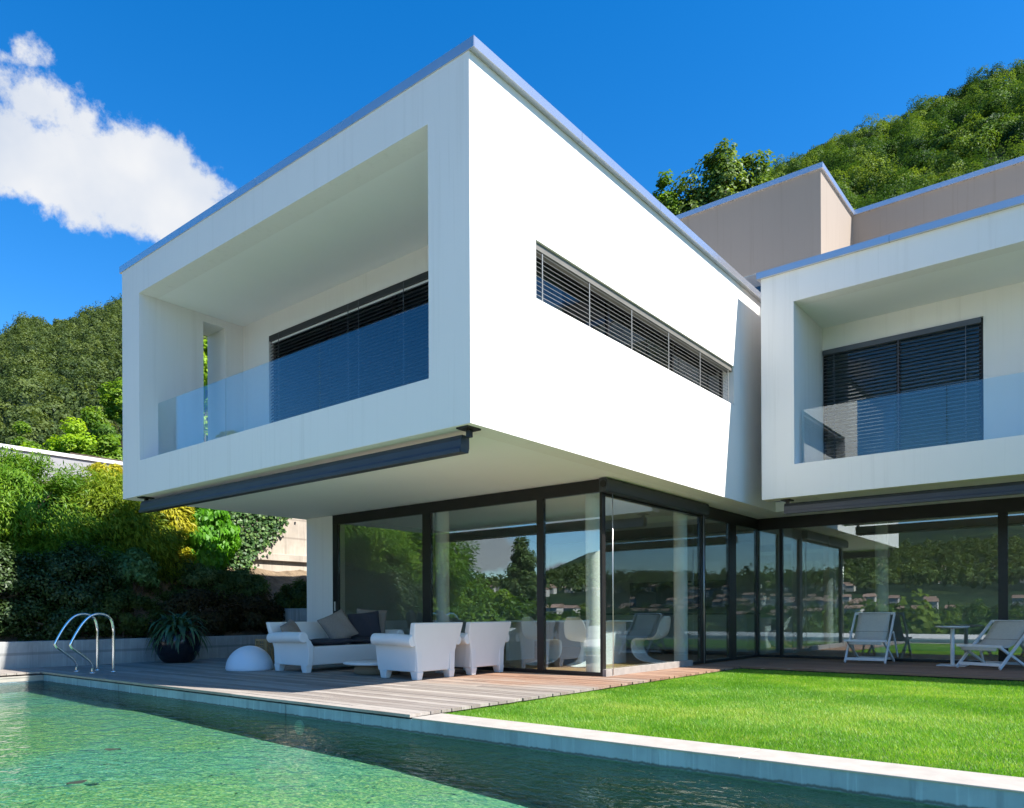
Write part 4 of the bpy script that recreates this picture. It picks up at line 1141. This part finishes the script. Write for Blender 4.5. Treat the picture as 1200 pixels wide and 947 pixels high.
# old wall with ivy
w = empty('old_wall', (-17.1, 13.2, 2.2)); tag(w, 'stained old concrete wall high on the bank, partly under ivy', 'wall')
mb = MB(); mb.box(-.3, 0, -3.5, 4.2, -.5, 2.3); mb.build('face', M['old_concrete'], w, bevel=.01)
mb = MB(); mb.box(-.3, .09, -3.5, 4.2, -.02 + .0, .16); o = mb.build('ledge', M['old_concrete'], w, bevel=.01); o.location = (.004, 0, .14)
# neighbour's ramp parapet with white cap
w = empty('ramp_parapet', (-22.0, 10, 4.2)); tag(w, 'long pale parapet of the ramp above the garden shrubs', 'wall')
mb = MB(); mb.box(-.22, 0, -6.5, 14, -1.2, .98); mb.build('face', simple('ramp_grey', (.30, .295, .30), .8, 0, .06, 2), w)
mb = MB(); mb.box(-.27, .05, -6.5, 14, .982, 1.075); mb.build('cap', M['white_paint'], w)
b = empty('garden_bench', (-23.6, 9.9, 5.0)); tag(b, 'dark wooden bench top showing above the parapet', 'bench')
mb = MB(); mb.box(-.25, .25, -1.1, 1.1, .52, .60); mb.build('seat', M['bark'], b)
for s in (-1, 0, 1):
    mb = MB(); mb.box(-.2, .2, s * .9 - .07, s * .9 + .07, -1.0, .519); mb.build('leg', M['old_concrete'], b)

def bz(x, y): return float(bank_z(np.array([float(x)]), np.array([float(y)]))[0]) - .05
def shrub(name, label, x, y, blobs, mat, L, Wd, stem, seed, **kw):
    return plant(name, label, 'shrub', (x, y, bz(x, y)), blobs, M[mat], L, Wd, stem, seed, **kw)
shrub('conifer_shrub', 'big feathery green conifer shrub at the left edge below the parapet', -17.4, 5.6,
      [((-17.4, 5.6, 2.95), (1.5, 1.55, 1.15), 110, 560, .42), ((-17.0, 4.3, 2.7), (1.3, 1.3, 1.1), 75, 520, .42)], 'feather_dk', .125, .025, .09, 31, along='droop')
shrub('conifer_shrub', 'feathery yellow-green conifer shrub beside the corner of the white box', -17.1, 7.35,
      [((-17.1, 7.3, 2.75), (1.25, 1.15, 1.25), 105, 560, .40), ((-17.1, 7.9, 2.3), (.8, .7, .7), 50, 520, .34)], 'feather', .125, .025, .09, 32, along='droop')
shrub('golden_shrub', 'golden yellow conifer shrub under the left end of the awning', -16.75, 8.30,
      [((-16.75, 8.28, 3.12), (.50, .58, .52), 44, 230, .24), ((-16.9, 8.0, 2.9), (.4, .4, .4), 20, 200, .22)], 'gold', .15, .034, .06, 33, along='droop')
shrub('golden_shrub', 'small golden shrub at the foot of the bright green bush', -16.85, 8.62,
      [((-16.85, 8.62, 2.22), (.36, .44, .34), 34, 200, .19)], 'gold', .13, .032, .04, 34, along='droop')
shrub('golden_shrub', 'golden shrub peeping out just under the parapet by the box', -18.7, 7.85,
      [((-18.7, 7.85, 4.30), (.35, .32, .22), 18, 150, .16)], 'gold', .15, .034, .05, 35, along='droop')
shrub('broadleaf_bush', 'vivid green bush with large fresh leaves left of the ivy', -17.0, 9.4,
      [((-17.0, 9.38, 2.82), (.55, .70, .80), 60, 120, .25), ((-16.9, 9.25, 2.25), (.45, .55, .45), 30, 100, .24)], 'bright', .155, .085, .06, 36, along='up')
shrub('juniper_hedge', 'grey-green juniper mound with a sunlit top above the dark shrubs', -16.45, 9.3,
      [((-16.5, 8.9, 1.52), (.60, 1.05, .55), 90, 230, .22), ((-16.45, 9.95, 1.55), (.5, .62, .45), 50, 230, .22)], 'hedge', .10, .026, .06, 37)
shrub('laurel_shrub', 'dark glossy leaved shrub at the far left above the planter', -15.55, 4.5,
      [((-15.55, 4.4, 1.25), (.55, 1.2, .85), 90, 280, .28), ((-15.2, 4.7, .72), (.28, 1.2, .36), 40, 220, .2)], 'dark', .068, .038, .06, 38)
shrub('laurel_shrub', 'dark ivy-like shrub behind the chrome pool ladder', -15.6, 6.0,
      [((-15.6, 6.0, 1.35), (.55, .85, .85), 90, 280, .26), ((-15.2, 5.9, .75), (.28, .6, .36), 30, 220, .2)], 'dark', .064, .036, .06, 39)
shrub('blue_green_shrub', 'small pale blue-green shrub between the dark ones', -15.75, 7.1,
      [((-15.72, 7.1, 1.85), (.38, .48, .36), 40, 130, .18)], 'teal', .09, .05, .04, 40)
shrub('olive_shrub', 'low olive green shrub left of the potted plant', -15.25, 6.7,
      [((-15.25, 6.7, .90), (.34, .72, .46), 55, 200, .18)], 'olive', .06, .028, .03, 41)
shrub('bronze_shrub', 'dark bronze leaved shrub between the potted plant and the sofa', -15.3, 8.35,
      [((-15.3, 8.35, .95), (.36, 1.0, .52), 70, 200, .2), ((-15.35, 9.6, .85), (.40, .75, .5), 55, 200, .2)], 'red', .07, .032, .04, 42)
shrub('olive_shrub', 'olive green shrub above the concrete wall beside the white pier', -15.45, 11.1,
      [((-15.45, 11.1, 1.25), (.4, .75, .42), 60, 190, .18)], 'olive', .07, .03, .04, 43)
shrub('conifer_shrub', 'dark feathery shrub filling the gap below the yellow-green conifer', -16.3, 6.3,
      [((-16.4, 6.2, 1.95), (.55, 1.2, .6), 70, 460, .3)], 'feather_dk', .11, .024, .06, 44, along='droop')
shrub('conifer_shrub', 'feathery green shrub running out of the picture on the left', -16.6, 2.2,
      [((-16.6, 2.0, 2.1), (1.2, 1.7, 1.5), 70, 260, .45)], 'feather_dk', .17, .036, .08, 45, along='droop')
# ivy: leaves lying on the old wall
rng = np.random.RandomState(50); iv = empty('ivy', (-17.05, 10.9, 2.2)); tag(iv, 'dense ivy covering the left part of the old concrete wall', 'ivy')
n = 4600; y = rng.uniform(9.75, 12.3, n); z = rng.uniform(1.9, 4.3, n)
edge = 11.12 + .35 * np.sin(z * 2.3) + rng.normal(0, .12, n) + (z - 3) * .35
keep = y < edge; y, z = y[keep], z[keep]
pos = np.stack([-17.03 + np.abs(rng.normal(0, .07, len(y))) + .02, y, z], 1) - np.array([-17.05, 10.9, 2.2])
nrm = np.array([.85, -.25, .35]) + rnd_unit(rng, len(y)) * .45; nrm /= np.linalg.norm(nrm, axis=1, keepdims=True)
arr_mesh('foliage', leaf_quads(rng, pos, nrm, .095, .085), 4, M['ivy'], iv, rng.rand(len(y)))
mb = MB()
for k in range(9):
    yy = rng.uniform(-1.1, -.25); mb.tube([(.045, yy, -.2), (.05, yy + rng.normal(0, .1), .8), (.045, yy + rng.normal(0, .2), 1.7)], [.014, .010, .006], 6)
mb.build('stem', M['bark'], iv)

# trees beyond the ramp (left, middle distance)
def tree(name, label, x, y, zb, ctr_h, rad, mat, L, nclump, per, clump_r, seed, trunk_r=.18, group=None, extra=(), along=None):
    bl = [((x, y, zb + ctr_h), rad, nclump, per, clump_r)] + [((x + dx, y + dy, zb + dz), rd, nc, pr, clump_r) for dx, dy, dz, rd, nc, pr in extra]
    return plant(name, label, 'tree', (x, y, zb - .2), bl, M[mat], L, L * .62, trunk_r, seed, group=group, stem='trunk', fol='crown', along=along)
def at(px, d): 
    v = raydir(px, 719.9); return v.x * d, v.y * d
G = 'trees beyond the ramp'
for i, (px_, d, zt, rw, mat, lb) in enumerate((
        (-20, 36, 9.2, 2.2, 'midtree', 'green tree at the left edge above the ramp parapet'),
        (28, 40, 10.6, 2.0, 'midtree', 'rounded green tree above the parapet near the left edge'),
        (62, 34, 8.6, 1.5, 'lime', 'small lime green tree in the middle above the parapet'),
        (92, 33, 8.9, 1.4, 'lime', 'brightest lime green tree left of the white box'),
        (112, 42, 12.4, 2.2, 'midtree', 'taller green tree behind the lime ones'),
        (146, 38, 13.0, 2.2, 'midtree', 'tallest green tree touching the corner of the white box'),
        (128, 31, 8.0, 1.2, 'midtree', 'low green tree just above the bench'),
        (20, 31, 7.6, 1.5, 'midtree', 'low bushy tree close behind the parapet at the left'),
        (243, 27, 12.0, 1.9, 'lime', 'yellow-green tree glimpsed through the slot of the balcony side wall'))):
    x, y = at(px_, d); zb = 2.9
    h = zt - zb; tree('deciduous_tree', lb, x, y, zb, h * .56, (rw, rw, h * .46), mat, .165, 85, 260, .46, 60 + i, .14, G)

# trees rising behind the taupe storey
x, y = at(852, 34); zt = .9 + 565 / 878 * 34
tree('poplar_tree', 'large leafy tree with two tops behind the taupe storey', x, y, 5.5, zt - 5.5 - 3.9, (1.35, 1.35, 3.4), 'poplar', .20, 80, 130, .52, 81, .28, 'trees behind the roof',
     extra=[(-1.25, -.9, zt - 5.5 - 4.9, (1.0, 1.0, 2.8), 45, 120), (1.05, .8, zt - 5.5 - 4.1, (.95, .95, 3.1), 50, 120), (.2, .1, zt - 5.5 - 6.2, (2.2, 2.2, 2.2), 70, 130)])
x, y = at(783, 34); zt = .9 + 512 / 878 * 34
tree('poplar_tree', 'small sunlit tree left of the large one behind the taupe storey', x, y, 5.0, zt - 5.0 - 2.2, (.62, .62, 2.0), 'midtree', .18, 44, 110, .34, 82, .16, 'trees behind the roof')

# ------------------------------------------------------------------ across the pool: what the glass mirrors
tree('cedar_tree', 'broad feathery cedar across the pool, mirrored in the left glass bay', -26.6, -5.5, -2.6, 5.6, (3.0, 3.0, 5.2), 'feather', .30, 140, 260, .9, 90, .35)
tree('garden_tree', 'rounded garden tree across the pool, mirrored in the middle bay', -26.0, -10.5, -3.0, 3.1, (2.7, 2.7, 2.5), 'midtree', .20, 110, 260, .7, 91, .25)
tree('cypress_tree', 'slim dark cypress across the pool, mirrored beside the door post', -28.0, -17.3, -3.4, 4.8, (.75, .75, 4.4), 'hedge', .20, 120, 240, .45, 92, .22)
tree('garden_tree', 'low bushy tree beyond the far pool terrace, mirrored in the glass', -19.5, -17.0, -3.2, 2.6, (2.2, 2.2, 2.0), 'poplar', .18, 90, 260, .6, 93, .2)
o = woods('far_slope_woodland', -185, -92, 900, 2600, 32, 46, 6.0, 12, M['forest_far'], 15)
tag(o, 'dark forested mountain side beyond the far town, mirrored in the glass', 'woodland', kind='stuff')
o = woods('valley_woodland', -185, -92, 130, 620, 15, 150, 1.4, 5.5, M['forest'], 14)
tag(o, 'wooded gardens of the valley across the pool, mirrored in the glass', 'woodland', kind='stuff')
# town on the opposite slope
rng = np.random.RandomState(77); mb = MB(); mr = MB()
for k in range(2600):
    ph = rng.uniform(98, 262); ph = ph - 360 if ph > 180 else ph
    r_ = 520 + 1500 * rng.rand() ** .8; a = R(ph)
    x = r_ * (-st * math.cos(a) + ct * math.sin(a)); y = r_ * (ct * math.cos(a) + st * math.sin(a))
    z = float(terrain_h(np.array([ph]), np.array([r_]))[0])
    if vnoise(np.array([x / 110 + 30]), np.array([y / 110 + 30]), 2, 3)[0] < .52 or z > 110: continue
    s = rng.uniform(2.6, 6.0); h = rng.uniform(3, 7.5); ww = s * rng.uniform(.6, 1)
    z += 3; mb.box(x - s, x + s, y - ww, y + ww, z - 5, z + h)
    mr.add([(x - s - .5, y - ww - .5, z + h + .02), (x + s + .5, y - ww - .5, z + h + .02), (x + s + .5, y + ww + .5, z + h + .02), (x - s - .5, y + ww + .5, z + h + .02), (x - s - .5, y, z + h + 2.4), (x + s + .5, y, z + h + 2.4)],
           [(0, 3, 2, 1), (0, 1, 5, 4), (2, 3, 4, 5), (0, 4, 3), (1, 2, 5)])
tw = mb.build('distant_town', simple('town_walls', (.55, .50, .44), .9, 0, .25, .02)); tag(tw, 'pale houses of the far town across the valley', 'town', kind='stuff')
rf = mr.build('roofs', simple('town_roofs', (.30, .19, .14), .9, 0, .4, .03), tw)
